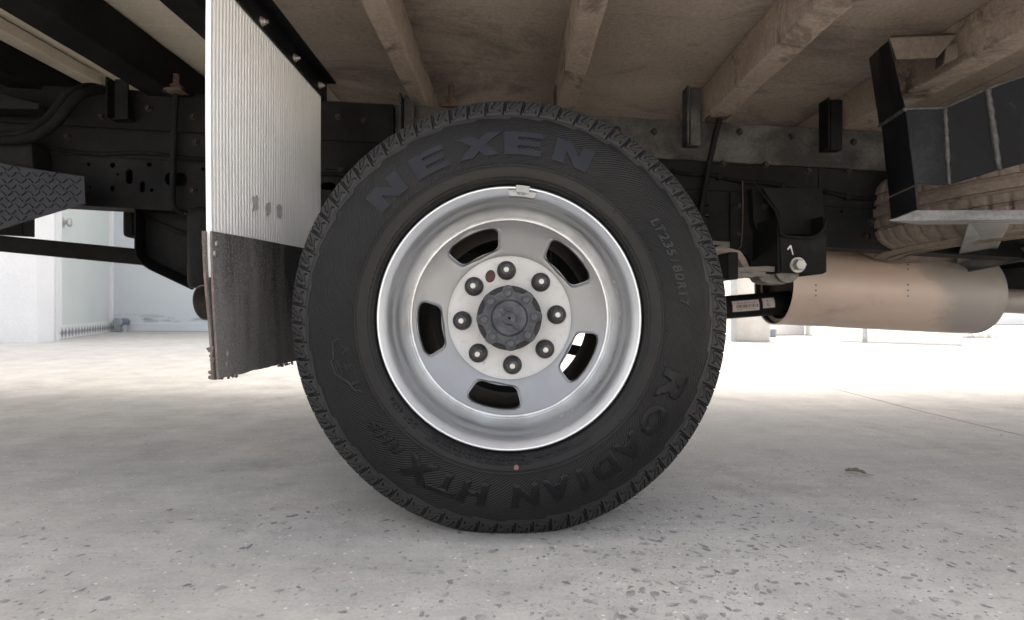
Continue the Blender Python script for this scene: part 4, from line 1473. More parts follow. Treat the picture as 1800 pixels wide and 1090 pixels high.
# sipe lines in block coordinates (u across 0..1 clockwise, s in metres along the profile)
SIPES = [
    [(0.10, 0.045), (0.08, 0.030), (0.07, 0.016), (0.11, 0.008), (0.20, 0.0065), (0.40, 0.010), (0.58, 0.0135), (0.72, 0.018), (0.77, 0.014), (0.84, 0.0075)],
    [(0.82, 0.046), (0.74, 0.034), (0.60, 0.025), (0.44, 0.019), (0.34, 0.0175), (0.31, 0.021), (0.37, 0.0265), (0.45, 0.034), (0.47, 0.046)],
    [(0.16, 0.047), (0.27, 0.038)],
]
def seg_dist(px, py, a, b):
    dx, dy = b[0] - a[0], b[1] - a[1]
    l2 = dx * dx + dy * dy
    t = max(0, min(1, ((px - a[0]) * dx + (py - a[1]) * dy) / l2)) if l2 else 0
    return math.hypot(px - a[0] - t * dx, py - a[1] - t * dy)
def block_grid():
    """(angle offset, s, depth below the tread surface) of one block, theta measured clockwise from the block's start"""
    nu, nv = 40, 58
    W = PITCH * 0.37                                             # metres per unit u
    g_ = []
    for j in range(nv + 3):
        row = []
        s = TL * max(0, min(1, (j - 1) / nv))
        for i in range(nu + 3):
            u = max(0, min(1, (i - 1) / nu))
            depth = 0.0
            if i in (0, nu + 2) or j == 0:
                depth = 0.009
            elif i in (1, nu + 1) or j == 1:
                depth = 0.0013
            else:
                d = 1e9
                for sp_ in SIPES:
                    for q0, q1 in zip(sp_[:-1], sp_[1:]):
                        d = min(d, seg_dist(u * W, s, (q0[0] * W, q0[1]), (q1[0] * W, q1[1])))
                if d < 0.00105:
                    depth = 0.0042
            uu = 0.022 + 0.935 * u
            skew = 0.17 * (s / 0.05)                              # grooves lean over towards the crown
            # a small step in the leading edge, as moulded
            if u < 0.02 and s < 0.018: uu += 0.05
            row.append((uu * PITCH + skew * PITCH * 0.9, s, depth))
        g_.append(row)
    return g_
GRID = block_grid()
def block_mesh(theta0, sq):
    bm = bmesh.new()
    vs = []
    for row in GRID:
        rv = []
        for (ang, s, dep) in row:
            r, y, nr = tp(s)
            r -= nr.x * dep; y -= nr.y * dep
            th = theta0 - ang
            p = Vector((r * math.cos(th), y, r * math.sin(th)))
            if sq: p = squash(p)
            rv.append(bm.verts.new(p))
        vs.append(rv)
    for j in range(len(vs) - 1):
        for i in range(len(vs[0]) - 1):
            bm.faces.new([vs[j][i], vs[j][i + 1], vs[j + 1][i + 1], vs[j + 1][i]])
    me = bpy.data.meshes.new('tread_block')
    bm.to_mesh(me); bm.free()
    me.materials.append(M['rubber_tread'])
    me.polygons.foreach_set('use_smooth', [True] * len(me.polygons))
    me.set_sharp_from_angle(angle=R_(35))
    return me
shared = block_mesh(0.0, False)
for b_i in range(NB):
    th0 = PI / 2 + 0.03 - b_i * PITCH
    low = math.sin(th0 - PITCH * 0.5)
    if low < -0.80:
        o = link('tread_block', block_mesh(th0, True), wheel)
    else:
        o = link('tread_block', shared, wheel)
        o.rotation_euler = (0, -th0, 0)

# raised lettering --------------------------------------------
def font_mesh(txt, size=1.0, offset=0.0, shear=0.0, spacing=1.0):
    cu = bpy.data.curves.new('lettering', 'FONT')
    cu.body = txt
    cu.size = size
    cu.offset = offset
    cu.shear = shear
    cu.space_character = spacing
    cu.resolution_u = 4
    cu.fill_mode = 'FRONT'
    o = bpy.data.objects.new('lettering', cu)
    COL.objects.link(o)
    dg = bpy.context.evaluated_depsgraph_get()
    me = bpy.data.meshes.new_from_object(o.evaluated_get(dg))
    bpy.data.objects.remove(o)
    bpy.data.curves.remove(cu)
    bm = bmesh.new()
    bm.from_mesh(me)
    bpy.data.meshes.remove(me)
    bmesh.ops.remove_doubles(bm, verts=bm.verts, dist=1e-6)
    return bm

def poly_mesh(pts):
    bm = bmesh.new()
    bm.faces.new([bm.verts.new((x, y, 0)) for x, y in pts])
    bmesh.ops.triangulate(bm, faces=bm.faces)
    return bm

def bounds(bm):
    xs_ = [v.co.x for v in bm.verts]; ys_ = [v.co.y for v in bm.verts]
    return min(xs_), max(xs_), min(ys_), max(ys_)

def slice_grid(bm, nx, ny):
    x0, x1, y0, y1 = bounds(bm)
    for i in range(1, nx):
        bmesh.ops.bisect_plane(bm, geom=bm.verts[:] + bm.edges[:] + bm.faces[:], plane_co=(x0 + (x1 - x0) * i / nx, 0, 0), plane_no=(1, 0, 0))
    for i in range(1, ny):
        bmesh.ops.bisect_plane(bm, geom=bm.verts[:] + bm.edges[:] + bm.faces[:], plane_co=(0, y0 + (y1 - y0) * i / ny, 0), plane_no=(0, 1, 0))

def emboss(bm, fn, height, name, mat, parent, sink=0.0004):
    """lift a flat letter off the sidewall: fn(x, y) -> (theta, r)"""
    top = {}
    tops = [v for v in bm.verts]
    be = [e for e in bm.edges if e.is_boundary]
    pos = {}
    for v in tops:
        th, r = fn(v.co.x, v.co.y)
        pos[v] = (th, r)
    low = {}
    for e in be:
        for v in e.verts:
            if v not in low:
                low[v] = None
    for v in low:
        th, r = pos[v]
        low[v] = bm.verts.new(squash((r * math.cos(th), sw(r) + sink, r * math.sin(th))))
    for e in be:
        a, b = e.verts
        bm.faces.new([a, b, low[b], low[a]])
    for v in tops:
        th, r = pos[v]
        v.co = squash((r * math.cos(th), sw(r) - height, r * math.sin(th)))
    bmesh.ops.recalc_face_normals(bm, faces=bm.faces)
    # faces must look at us (-y) on top
    s = sum(f.normal.y * f.calc_area() for f in bm.faces)
    if s > 0:
        bmesh.ops.reverse_faces(bm, faces=bm.faces)
    return finish(name, bm, M[mat], parent, world_coords=False, normals=False)

def big_letter(shape, ang_deg, r0, r1, width, mat='letter', height=0.0013, offset=0.04, shear=0.0):
    bm = poly_mesh(shape) if isinstance(shape, list) else font_mesh(shape, 1.0, offset, shear)
    bmesh.ops.recalc_face_normals(bm, faces=bm.faces)
    x0, x1, y0, y1 = bounds(bm)
    if isinstance(shape, list): x0, x1, y0, y1 = 0, 1, 0, 1
    slice_grid(bm, 8, 6)
    th0 = R_(ang_deg); rm_ = (r0 + r1) / 2
    def fn(x, y):
        u = (x - (x0 + x1) / 2) / (x1 - x0) * width
        r = r0 + (y - y0) / (y1 - y0) * (r1 - r0)
        return th0 - u / rm_, r
    return emboss(bm, fn, height, 'raised_letter', mat, wheel)

def ring_text(txt, ang_deg, r0, h, mat='letter_small', height=0.0006, offset=0.0, shear=0.0, spacing=1.0, squeeze=1.0, name='sidewall_marking'):
    """a line of small moulded print centred on ang_deg, letters' feet at radius r0"""
    bm = font_mesh(txt, 1.0, offset, shear, spacing)
    x0, x1, y0, y1 = bounds(bm)
    sc = h / 0.70
    th0 = R_(ang_deg)
    slice_grid(bm, max(2, len(txt)), 2)
    xm = (x0 + x1) / 2
    def fn(x, y):
        return th0 - (x - xm) * sc * squeeze / (r0 + h / 2), r0 + y * sc
    return emboss(bm, fn, height, name, mat, wheel)

Ns = [(0, 0), (0, 1), (0.36, 1), (0.67, 0.47), (0.67, 1), (1, 1), (1, 0), (0.66, 0), (0.33, 0.53), (0.33, 0)]
Es = [(0, 0), (0, 1), (1, 1), (1, 0.76), (0.36, 0.76), (0.36, 0.63), (0.94, 0.63), (0.94, 0.39), (0.36, 0.39), (0.36, 0.25), (1, 0.25), (1, 0)]
Xs = [(-0.12, 0), (0.31, 0.5), (-0.04, 0.93), (0.38, 0.93), (0.55, 0.73), (0.76, 1), (1.2, 1), (0.73, 0.5), (1.08, 0.02), (0.68, 0.0), (0.5, 0.24), (0.32, 0)]
k0 = 0.908 / F
for shp, ang, w in ((Ns, 133.8, 0.066), (Es, 117.0, 0.062), (Xs, 100.2, 0.061), (Es, 85.3, 0.066), (Ns, 68.8, 0.066)):
    big_letter(shp, ang, 289 * k0, 331 * k0, w, 'letter_shiny', 0.0017)
for chs, ang, w, h in (('R', -22.6, 0.060, 23), ('O', -35.0, 0.056, 22), ('A', -46.4, 0.053, 22), ('D', -56.7, 0.048, 22), ('I', -65.3, 0.016, 22), ('A', -73.8, 0.050, 22), ('N', -84.6, 0.050, 22),
                      ('H', -101.6, 0.052, 22), ('T', -111.6, 0.048, 22), ('X', -121.0, 0.066, 24)):
    big_letter(chs, ang, (311 - h) * k0, (311 + h) * k0, w, 'letter', 0.0014, 0.052, 0.10 if chs not in 'OI' else 0.05)
for chs, ang, w in (('R', -131.2, 0.026), ('H', -136.3, 0.026), ('5', -141.2, 0.024)):
    big_letter(chs, ang, 291 * k0, 312 * k0, w, 'letter', 0.0011, 0.045, 0.25)
# size on the shoulder side, one letter at a time
sz = 'LT235/80R17'
for i, c in enumerate(sz):
    big_letter(c, 33.6 - i * 2.82, 300 * k0, 318 * k0, 0.0140 if c not in '/1' else 0.0085, 'letter_small', 0.0009, 0.045, 0.2)
for i, c in enumerate(sz):
    big_letter(c, 172.5 - i * 3.15, 240.5 * k0, 254 * k0, 0.0095 if c not in '/1' else 0.005, 'letter_small', 0.0005, 0.0, 0.2)
ring_text('120/117R', 131, 241 * k0, 11 * k0, shear=0.2)
ring_text('TUBELESS', 101.5, 245 * k0, 9 * k0, shear=0.2)
ring_text('RADIAL', 50, 249 * k0, 10 * k0)
ring_text('M+S', 39, 249 * k0, 10 * k0)
ring_text('DOT 6EX6', -138.5, 247.5 * k0, 8.5 * k0, mat='letter', height=0.0011, offset=0.012, spacing=1.3)
for i, (t, a) in enumerate((('LOADS AND PRESSURES FOR U.S.A. AND CANADA ONLY', -103.2), ('MAX. LOAD SINGLE 1400 kg (3085 LBS) AT 550 kPa (80 P.S.I.) COLD', -103.6), ('MAX. LOAD DUAL 1285 kg (2835 LBS) AT 550 kPa (80 P.S.I.) COLD', -103.6))):
    ring_text(t, a, (254 - i * 6.0) * k0, 4.4 * k0, mat='letter', height=0.0011, offset=0.012, squeeze=(1.22, 0.93, 0.97)[i])
ring_text('MADE IN KOREA', -24.5, 249 * k0, 7 * k0)
ring_text('C-DD/DE-DE', -39.5, 247 * k0, 6.5 * k0)
ring_text('PLIES: TREAD 2 POLYESTER + 2 STEEL + 1 NYLON', -70.5, 252 * k0, 4.2 * k0, mat='letter', height=0.0011)
ring_text('SIDEWALL 2 POLYESTER', -72.5, 246 * k0, 4.2 * k0, mat='letter', height=0.0011)
# LTV emblem with the outline of a car above it
for c, ang, w in (('L', 201.3, 0.020), ('T', 196.2, 0.019), ('V', 190.5, 0.022)):
    big_letter(c, ang, 285 * k0, 302 * k0, w, 'rubber_smooth', 0.0008, 0.03, 0.0)
car_line = [(206.5, 289), (205.5, 292), (205.0, 298), (202.0, 303), (200.2, 310), (198.0, 320), (193.5, 322), (192.6, 316), (187.5, 313), (187.0, 306), (186.5, 300)]
bm = bmesh.new()
pts = []
for i in range(len(car_line) - 1):
    for j in range(6):
        t = j / 6
        a = car_line[i][0] * (1 - t) + car_line[i + 1][0] * t; r = (car_line[i][1] * (1 - t) + car_line[i + 1][1] * t) * k0
        pts.append(Vector((r * math.cos(R_(a)), sw(r) - 0.0002, r * math.sin(R_(a)))))
add_tube(bm, pts, 0.0015, 6)
pts = [Vector((r * k0 * math.cos(R_(a)), sw(r * k0) - 0.0002, r * k0 * math.sin(R_(a)))) for a, r in ((200.0, 310), (198.2, 316), (194.0, 317), (193.2, 313), (196.5, 309), (200.0, 310))]
add_tube(bm, pts, 0.0008, 6)
finish('car_emblem', bm, M['rubber_tread'], wheel, smooth=True, world_coords=False)
# wear index ticks and the red balance dot
bm = bmesh.new()
for i in range(48):
    a = 2 * PI * (i + 0.3) / 48 + 0.03 * math.sin(i * 7.1)
    r = (240, 268, 262, 275)[i % 4] * k0
    for (dr0, dr1) in ((0, 5 * k0),):
        p = [Vector(((r + dr0) * math.cos(a), sw(r + dr0) - 0.0007, (r + dr0) * math.sin(a))), Vector(((r + dr1) * math.cos(a), sw(r + dr1) - 0.0007, (r + dr1) * math.sin(a)))]
        add_tube(bm, p, 0.0006, 5)
finish('mould_ticks', bm, M['letter'], wheel, world_coords=False)
bm = bmesh.new()
cth, cr = R_(-87.2), 261.5 * k0
vs = []
cc = Vector((cr * math.cos(cth), 0, cr * math.sin(cth)))
for i in range(20):
    a = 2 * PI * i / 20
    x = cc.x + 0.0042 * math.cos(a); z = cc.z + 0.0042 * math.sin(a)
    vs.append(bm.verts.new(squash((x, sw(math.hypot(x, z)) - 0.0013, z))))
bm.faces.new(vs)
finish('paint_dot', bm, M['red_dot'], wheel, world_coords=False)

# rim ----------------------------------------------------------
rimp = [(0.2265, 0.0100), (0.2285, 0.0050), (0.2288, 0.0005), (0.2278, -0.0030), (0.2258, -0.0046), (0.2238, -0.0042), (0.2226, -0.0028), (0.2212, -0.0010), (0.2190, 0.0018), (0.2165, 0.0052), (0.2140, 0.0090),
        (0.2118, 0.0130), (0.2102, 0.0180), (0.2092, 0.0245), (0.2078, 0.0310), (0.2052, 0.0355), (0.2030, 0.0400), (0.2015, 0.0470), (0.2003, 0.0560), (0.1990, 0.0680), (0.1972, 0.0810),
        (0.1950, 0.0900), (0.1925, 0.0945), (0.1900, 0.0968)]
dense = []
for i in range(len(rimp) - 1):
    p0 = rimp[max(i - 1, 0)]; p1 = rimp[i]; p2 = rimp[i + 1]; p3 = rimp[min(i + 2, len(rimp) - 1)]
    for j in range(3):
        t = j / 3
        f = lambda q: 0.5 * (2 * p1[q] + (p2[q] - p0[q]) * t + (2 * p0[q] - 5 * p1[q] + 4 * p2[q] - p3[q]) * t * t + (3 * p1[q] - p0[q] - 3 * p2[q] + p3[q]) * t ** 3)
        dense.append((f(0), f(1)))
dense.append(rimp[-1])
bm = bmesh.new()
add_lathe(bm, dense, 256)
finish('rim', bm, M['silver'], wheel, smooth=True, world_coords=False)
# weld ring between rim and disc, a little uneven
bm = bmesh.new()
nW = 240
ringv = []
for i in range(nW):
    th = 2 * PI * i / nW
    w = 0.0024 + 0.0005 * mnoise.noise((3 * math.cos(th) * 2, 3 * math.sin(th) * 2, 1)) + 0.0003 * mnoise.noise((30 * math.cos(th), 30 * math.sin(th), 2))
    ringv.append([bm.verts.new(((0.1872 + 1.25 * w * math.cos(a)) * math.cos(th), 0.0968 + w * math.sin(a), (0.1872 + 1.25 * w * math.cos(a)) * math.sin(th))) for a in [2 * PI * j / 10 for j in range(10)]])
for i in range(nW):
    for j in range(10):
        bm.faces.new([ringv[i][j], ringv[i][(j + 1) % 10], ringv[(i + 1) % nW][(j + 1) % 10], ringv[(i + 1) % nW][j]])
finish('weld_ring', bm, M['silver'], wheel, smooth=True, world_coords=False)
bm = bmesh.new()
add_lathe(bm, [(0.1905, 0.0980), (0.1860, 0.1000), (0.1835, 0.1005)], 128)
add_lathe(bm, [(0.1925, 0.1080), (0.1915, 0.130), (0.190, 0.17), (0.192, 0.20), (0.204, 0.213), (0.212, 0.225)], 128)
finish('rim_inside', bm, M['rim_back'], wheel, smooth=True, world_coords=False, angle=50)

# wheel disc with five windows ---------------------------------
DP = [(0.055, 0.1290), (0.112, 0.1290), (0.1165, 0.1284), (0.1200, 0.1268), (0.1240, 0.1250), (0.135, 0.1212), (0.150, 0.1158), (0.165, 0.1098), (0.176, 0.1042), (0.182, 0.1006), (0.1855, 0.0985)]
def dz(r):
    if r <= DP[0][0]: return DP[0][1]
    for i in range(len(DP) - 1):
        if DP[i][0] <= r <= DP[i + 1][0]:
            p1, p2 = DP[i], DP[i + 1]
            p0 = DP[max(i - 1, 0)]; p3 = DP[min(i + 2, len(DP) - 1)]
            h = p2[0] - p1[0]
            m1 = (p2[1] - p0[1]) / (p2[0] - p0[0]); m2 = (p3[1] - p1[1]) / (p3[0] - p1[0])
            t = (r - p1[0]) / h
            return (2 * t ** 3 - 3 * t * t + 1) * p1[1] + (t ** 3 - 2 * t * t + t) * h * m1 + (-2 * t ** 3 + 3 * t * t) * p2[1] + (t ** 3 - t * t) * h * m2
    return DP[-1][1]
RI, RO, RC = 0.1205, 0.1852, 0.1535
SA = R_(36)
WIN = [43.4 + 72 * i for i in range(5)]
bm = bmesh.new()
NPH = 96
for wa in WIN:
    wa = R_(wa)
    rings = []
    rim_pts = []
    for i in range(NPH):
        ph = 2 * PI * i / NPH + PI / 4
        ca, sb_ = math.cos(ph), math.sin(ph)
        # window outline: rounded rectangle in (angle, radius), slightly narrower inside
        e = 4.6
        m_ = (abs(ca) ** e + abs(sb_) ** e) ** (-1 / e)
        wu, wv = ca * m_, sb_ * m_
        th_w = wu * (0.302 + 0.020 * wv)
        r_w = RC + 0.0005 + wv * 0.0213
        q_ = 1 / max(abs(ca), abs(sb_))
        bu, bv = ca * q_, sb_ * q_
        th_b = bu * SA
        r_b = RC + (bv * (RO - RC) if bv > 0 else bv * (RC - RI))
        col_ = []
        # inner wall of the window, then the rolled lip, then the sheet
        for (t, back) in ((0.0, 0.011), (0.0, 0.0045)):
            col_.append((th_w, r_w, dz(r_w) + back - 0.002, t))
        K = 12
        for kk in range(K + 1):
            t = (kk / K) ** 1.35
            th = th_w + (th_b - th_w) * t; r = r_w + (r_b - r_w) * t
            dist = math.hypot((th - th_w) * r, r - r_w)
            lip = 0.0024 * math.exp(-((dist - 0.0016) / 0.0022) ** 2) - 0.0007 * math.exp(-((dist - 0.006) / 0.003) ** 2)
            col_.append((th, r, dz(r) - lip * (1 - t) ** 0.5, t))
        rings.append([bm.verts.new((r * math.cos(wa + th), y, r * math.sin(wa + th))) for (th, r, y, t) in col_])
    for i in range(NPH):
        A_, B_ = rings[i], rings[(i + 1) % NPH]
        for j in range(len(A_) - 1):
            bm.faces.new([A_[j], A_[j + 1], B_[j + 1], B_[j]])
bmesh.ops.remove_doubles(bm, verts=bm.verts, dist=1e-5)
finish('wheel_disc', bm, M['silver_shaded'], wheel, smooth=True, world_coords=False, angle=60)
bm = bmesh.new()
add_lathe(bm, [(RI + 0.0003, dz(RI) + 0.0001), (0.1190, dz(0.1190)), (0.1175, dz(0.1175)), (0.1155, dz(0.1155)), (0.112, 0.1290), (0.10, 0.1290), (0.08, 0.1290), (0.055, 0.1290)], 160)
finish('mounting_face', bm, M['silver_dusty'], wheel, smooth=True, world_coords=False, angle=60)
# small stamped mark by the lower nut
bm = font_mesh('8248', 1.0, 0.0)
for v in bm.verts:
    u, vv = (v.co.x - 1.1) * 0.008, v.co.y * 0.008
    th = R_(-122) + u / 0.104; r = 0.104 - vv
    v.co = Vector((r * math.cos(th), 0.1290 - 0.0003, r * math.sin(th)))
finish('stamped_mark', bm, M['weight'], wheel, world_coords=False)

# lug nuts -----------------------------------------------------
nut_me = None
for i in range(8):
    a = R_(3.6 + 45 * i)
    if nut_me is None:
        bm = bmesh.new()
        # flange washer and coned skirt
        add_lathe(bm, [(0, -0.001), (0.0186, -0.001), (0.0186, -0.004), (0.0178, -0.0062), (0.0150, -0.0095), (0.0130, -0.0112), (0.0124, -0.0112), (0, -0.0112)], 40)
        # hex body with rounded crown
        hexp = []
        add_lathe(bm, [(0.0122, -0.0105), (0.0122, -0.0210), (0.0108, -0.0235), (0.0078, -0.0245), (0.0060, -0.0245), (0.0058, -0.0200)], 6)
        add_lathe(bm, [(0.0056, -0.0200), (0.0056, -0.0290), (0.0048, -0.0305), (0, -0.0308)], 20, mi=1)
        bmesh.ops.recalc_face_normals(bm, faces=bm.faces)
        nut_me = bpy.data.meshes.new('lug_nut')
        bm.to_mesh(nut_me); bm.free()
        nut_me.materials.append(M['nut']); nut_me.materials.append(M['stud'])
        nut_me.polygons.foreach_set('use_smooth', [True] * len(nut_me.polygons))
        nut_me.set_sharp_from_angle(angle=R_(32))
    o = link('lug_nut', nut_me, wheel)
    o.location = (0.0925 * math.cos(a), 0.1290, 0.0925 * math.sin(a))
    o.rotation_euler = (0, random.uniform(0, 1), 0)

# hub cap ------------------------------------------------------
bm = bmesh.new()
add_lathe(bm, [(0.0590, 0.131), (0.0612, 0.100), (0.0612, 0.088), (0.0600, 0.086), (0.045, 0.086)], 96)
finish('hub_barrel', bm, M['hub_dark'], wheel, smooth=True, world_coords=False, angle=40)
bm = bmesh.new()
NH = 192
def lob(th):
    d = ((th - R_(3.0) + R_(22.5)) % R_(45)) - R_(22.5)
    return 0.0515 + 0.0100 * math.exp(-(d / R_(10.5)) ** 4)
levels = [(0.0, 0.0855), (0.0, 0.0770), (-0.0012, 0.0745), (-0.0035, 0.0738)]
rings = []
for (dr, y) in levels:
    rings.append([bm.verts.new(((lob(2 * PI * j / NH) + dr) * math.cos(2 * PI * j / NH), y, (lob(2 * PI * j / NH) + dr) * math.sin(2 * PI * j / NH))) for j in range(NH)])
for (r, y) in ((0.047, 0.0736), (0.040, 0.0740), (0.0345, 0.0748), (0.0330, 0.0765), (0.0320, 0.0765)):
    rings.append([bm.verts.new((r * math.cos(2 * PI * j / NH), y, r * math.sin(2 * PI * j / NH))) for j in range(NH)])
for i in range(len(rings) - 1):
    for j in range(NH):
        bm.faces.new([rings[i][j], rings[i][(j + 1) % NH], rings[i + 1][(j + 1) % NH], rings[i + 1][j]])
finish('hub_flange', bm, M['hub'], wheel, smooth=True, world_coords=False, angle=40)
bm = bmesh.new()
add_lathe(bm, [(0.0322, 0.080), (0.0318, 0.0700), (0.0306, 0.0684), (0.0285, 0.0680), (0.0130, 0.0680), (0.0125, 0.0650), (0.0115, 0.0640), (0.0030, 0.0640), (0.0024, 0.0650), (0.0018, 0.072), (0, 0.074)], 72)
bmx = Euler((0, R_(48), 0)).to_matrix()
# a grip bar across the cap on both sides of the boss
for s in (-1, 1):
    c = bmx @ Vector((s * 0.0175, 0, 0))
    add_box(bm, (c.x, 0.0660, c.z), (0.0150, 0.0060, 0.0090), 0.0010, bmx)
finish('hub_cover', bm, M['hub'], wheel, smooth=True, world_coords=False, angle=35)
hb = None
for i in range(8):
    a = R_(3.0 + 45 * i)
    if hb is None:
        bm = bmesh.new()
        add_lathe(bm, [(0.0085, 0.001), (0.0085, -0.0010), (0.0078, -0.0014), (0.0066, -0.0014), (0.0066, -0.0056), (0.0060, -0.0064), (0.0030, -0.0058), (0, -0.0056)], 24)
        bmesh.ops.recalc_face_normals(bm, faces=bm.faces)
        hb = bpy.data.meshes.new('hub_bolt'); bm.to_mesh(hb); bm.free()
        hb.materials.append(M['hub'])
        hb.polygons.foreach_set('use_smooth', [True] * len(hb.polygons)); hb.set_sharp_from_angle(angle=R_(35))
    o = link('hub_bolt', hb, wheel)
    o.location = (0.0465 * math.cos(a), 0.0738, 0.0465 * math.sin(a))
# dark red plug in the oval hole between two nuts
bm = bmesh.new()
pa = R_(114.8)
bmesh.ops.create_uvsphere(bm, u_segments=24, v_segments=12, radius=1, matrix=Matrix.Translation((0.0895 * math.cos(pa), 0.1285, 0.0895 * math.sin(pa))) @ Euler((0, R_(12), 0)).to_matrix().to_4x4() @ Matrix.Diagonal((0.0098, 0.0022, 0.0125, 1)))
bmesh.ops.create_uvsphere(bm, u_segments=12, v_segments=8, radius=1, matrix=Matrix.Translation((0.0895 * math.cos(pa), 0.1262, 0.0895 * math.sin(pa) + 0.004)) @ Matrix.Diagonal((0.0035, 0.001, 0.0035, 1)))
finish('red_plug', bm, M['plug'], wheel, smooth=True, world_coords=False)
# clip-on balance weight at the top of the rim
bm = bmesh.new()
def arc_block(a0, a1, r0, r1, y0, y1, n=10, taper=0.0):
    va = []
    for i in range(n + 1):
        t = i / n
        a = R_(a0 + (a1 - a0) * t)
        d0 = R_(taper) * (1 - 2 * t)
        pts = []
        for (r, y, ex) in ((r0, y0, 1), (r1, y0, 0), (r1, y1, 0), (r0, y1, 1)):
            aa = a + (d0 if ex else 0)
            pts.append(bm.verts.new((r * math.cos(aa), y, r * math.sin(aa))))
        va.append(pts)
    for i in range(n):
        for j in range(4):
            bm.faces.new([va[i][j], va[i][(j + 1) % 4], va[i + 1][(j + 1) % 4], va[i + 1][j]])
    bm.faces.new(va[0]); bm.faces.new(list(reversed(va[-1])))
arc_block(77.6, 90.6, 0.2105, 0.2202, 0.012, -0.0060, 12, 0.7)
finish('balance_weight', bm, M['weight'], wheel, world_coords=False)
bm = bmesh.new()
arc_block(81.0, 87.0, 0.2170, 0.2232, -0.0055, -0.0078, 8)
arc_block(81.0, 87.0, 0.2225, 0.2293, -0.0040, -0.0062, 8)
finish('weight_clip', bm, M['weight'], wheel, world_coords=False)
bm = font_mesh('FE 60', 1.0, 0.0)
for v in bm.verts:
    th = R_(84.2) - (v.co.x - 1.3) * 0.0068 / 0.214; r = 0.2128 + v.co.y * 0.0068
    v.co = Vector((r * math.cos(th), -0.0063, r * math.sin(th)))
finish('weight_stamp', bm, M['nut'], wheel, world_coords=False)

# inner wheel of the pair, brake drum, axle --------------------
inner = empty('inner_wheel', Vector((WC.x, 1.36, WC.z)) - truck.location, parent=truck)
bm = bmesh.new()
ip = [(0.224, -0.10), (0.232, -0.118), (0.25, -0.127), (0.30, -0.127), (0.34, -0.113), (0.365, -0.098), (0.392, -0.082), (0.401, -0.06), (0.404, 0.0), (0.401, 0.06), (0.385, 0.09), (0.34, 0.115), (0.29, 0.128), (0.25, 0.125), (0.225, 0.10)]
add_lathe(bm, ip, 160)
for v in bm.verts:
    v.co.z = max(v.co.z, -RL + 0.0006)
finish('tyre', bm, M['rubber_smooth'], inner, smooth=True, world_coords=False, angle=50)
bm = bmesh.new()
add_lathe(bm, [(0.228, -0.108), (0.222, -0.112), (0.214, -0.100), (0.208, -0.06), (0.203, 0.0), (0.203, 0.06), (0.214, 0.10), (0.224, 0.112)], 128)
finish('rim', bm, M['rim_back'], inner, smooth=True, world_coords=False, angle=50)
bm = bmesh.new()
add_lathe(bm, [(0, -0.235), (0.118, -0.235), (0.122, -0.225), (0.128, -0.06), (0.136, -0.04), (0.136, 0.07), (0.12, 0.08), (0, 0.08)], 96, (WC.x, 1.36, WC.z))
finish('brake_drum', bm, M['muffler_dark'], truck, smooth=True, angle=40)
bm = bmesh.new()
add_tube(bm, [(WC.x, 1.44, WC.z), (WC.x, 1.9, WC.z), (WC.x, 2.4, WC.z)], 0.06, 28, radii=[0.06, 0.055, 0.06])
finish('rear_axle', bm, M['black'], truck, smooth=True, angle=40)
bm = bmesh.new()
bmesh.ops.create_uvsphere(bm, u_segments=28, v_segments=18, radius=0.15, matrix=Matrix.Translation((WC.x, 1.98, WC.z)) @ Matrix.Diagonal((1, 0.8, 0.95, 1)))
finish('differential', bm, M['black'], truck, smooth=True)
bm = bmesh.new()
add_lathe(bm, [(0, -0.11), (0.07, -0.105), (0.085, -0.09), (0.088, -0.02), (0.096, -0.01), (0.096, 0.01), (0.088, 0.02), (0.085, 0.09), (0.07, 0.105), (0, 0.11)], 40, (0.245, 1.93, 0.565), 'X')
finish('window_daylight_block', bm, M['black'], truck, smooth=True, angle=40)  # added to block daylight through the wheel's upper right window
bm = bmesh.new()
add_tube(bm, [at(940, 600, 2.0), at(1040, 622, 2.0)], 0.02, 20)
finish('torque_rod', bm, M['black'], truck, smooth=True, angle=40)
far = empty('far_wheel', Vector((WC.x - 0.075, 2.70, WC.z)) - truck.location, parent=truck)
bm = bmesh.new()
add_lathe(bm, [(r, y * 1.6) for r, y in ip], 120)
for v in bm.verts:
    v.co.z = max(v.co.z, -RL + 0.0006)
finish('tyre', bm, M['rubber_smooth'], far, smooth=True, world_coords=False, angle=50)
bm = bmesh.new()
add_lathe(bm, [(0.226, -0.17), (0.212, -0.15), (0.205, 0.0), (0.205, 0.1), (0.15, 0.11), (0, 0.11)], 96)
finish('rim', bm, M['rim_back'], far, smooth=True, world_coords=False, angle=50)

# ------------------------------------------------------------------ spare wheel lying in its carrier
sp_c = Vector((1.455, 1.57, 0.700))
spare = empty('spare_wheel', sp_c, 'dust-caked spare tyre lying flat in the steel carrier beneath the truck bed', 'spare wheel')
spare.rotation_euler = (R_(-3), R_(-2), 0)
bm = bmesh.new()
spp = [(0.215, -0.085), (0.228, -0.103), (0.250, -0.116), (0.290, -0.121), (0.325, -0.113), (0.350, -0.100), (0.368, -0.088), (0.378, -0.076), (0.384, -0.062), (0.386, -0.053), (0.379, -0.051), (0.379, -0.045), (0.3865, -0.043),
       (0.388, -0.022), (0.381, -0.020), (0.381, -0.013), (0.388, -0.011), (0.3885, 0.012), (0.381, 0.014), (0.381, 0.021), (0.388, 0.023), (0.386, 0.045), (0.379, 0.047), (0.379, 0.053), (0.385, 0.055), (0.380, 0.074), (0.365, 0.092), (0.33, 0.112), (0.29, 0.121), (0.25, 0.116), (0.22, 0.09)]
def notch(th, r, h):
    if r < 0.345 or abs(h) < 0.04: return 0
    ph = (th * 62 / (2 * PI) + (0.0 if h < 0 else 0.4)) % 1
    return -0.005 if ph < 0.13 else 0
add_lathe(bm, spp, 62 * 8, (0, 0, 0), 'Z', mod=notch)
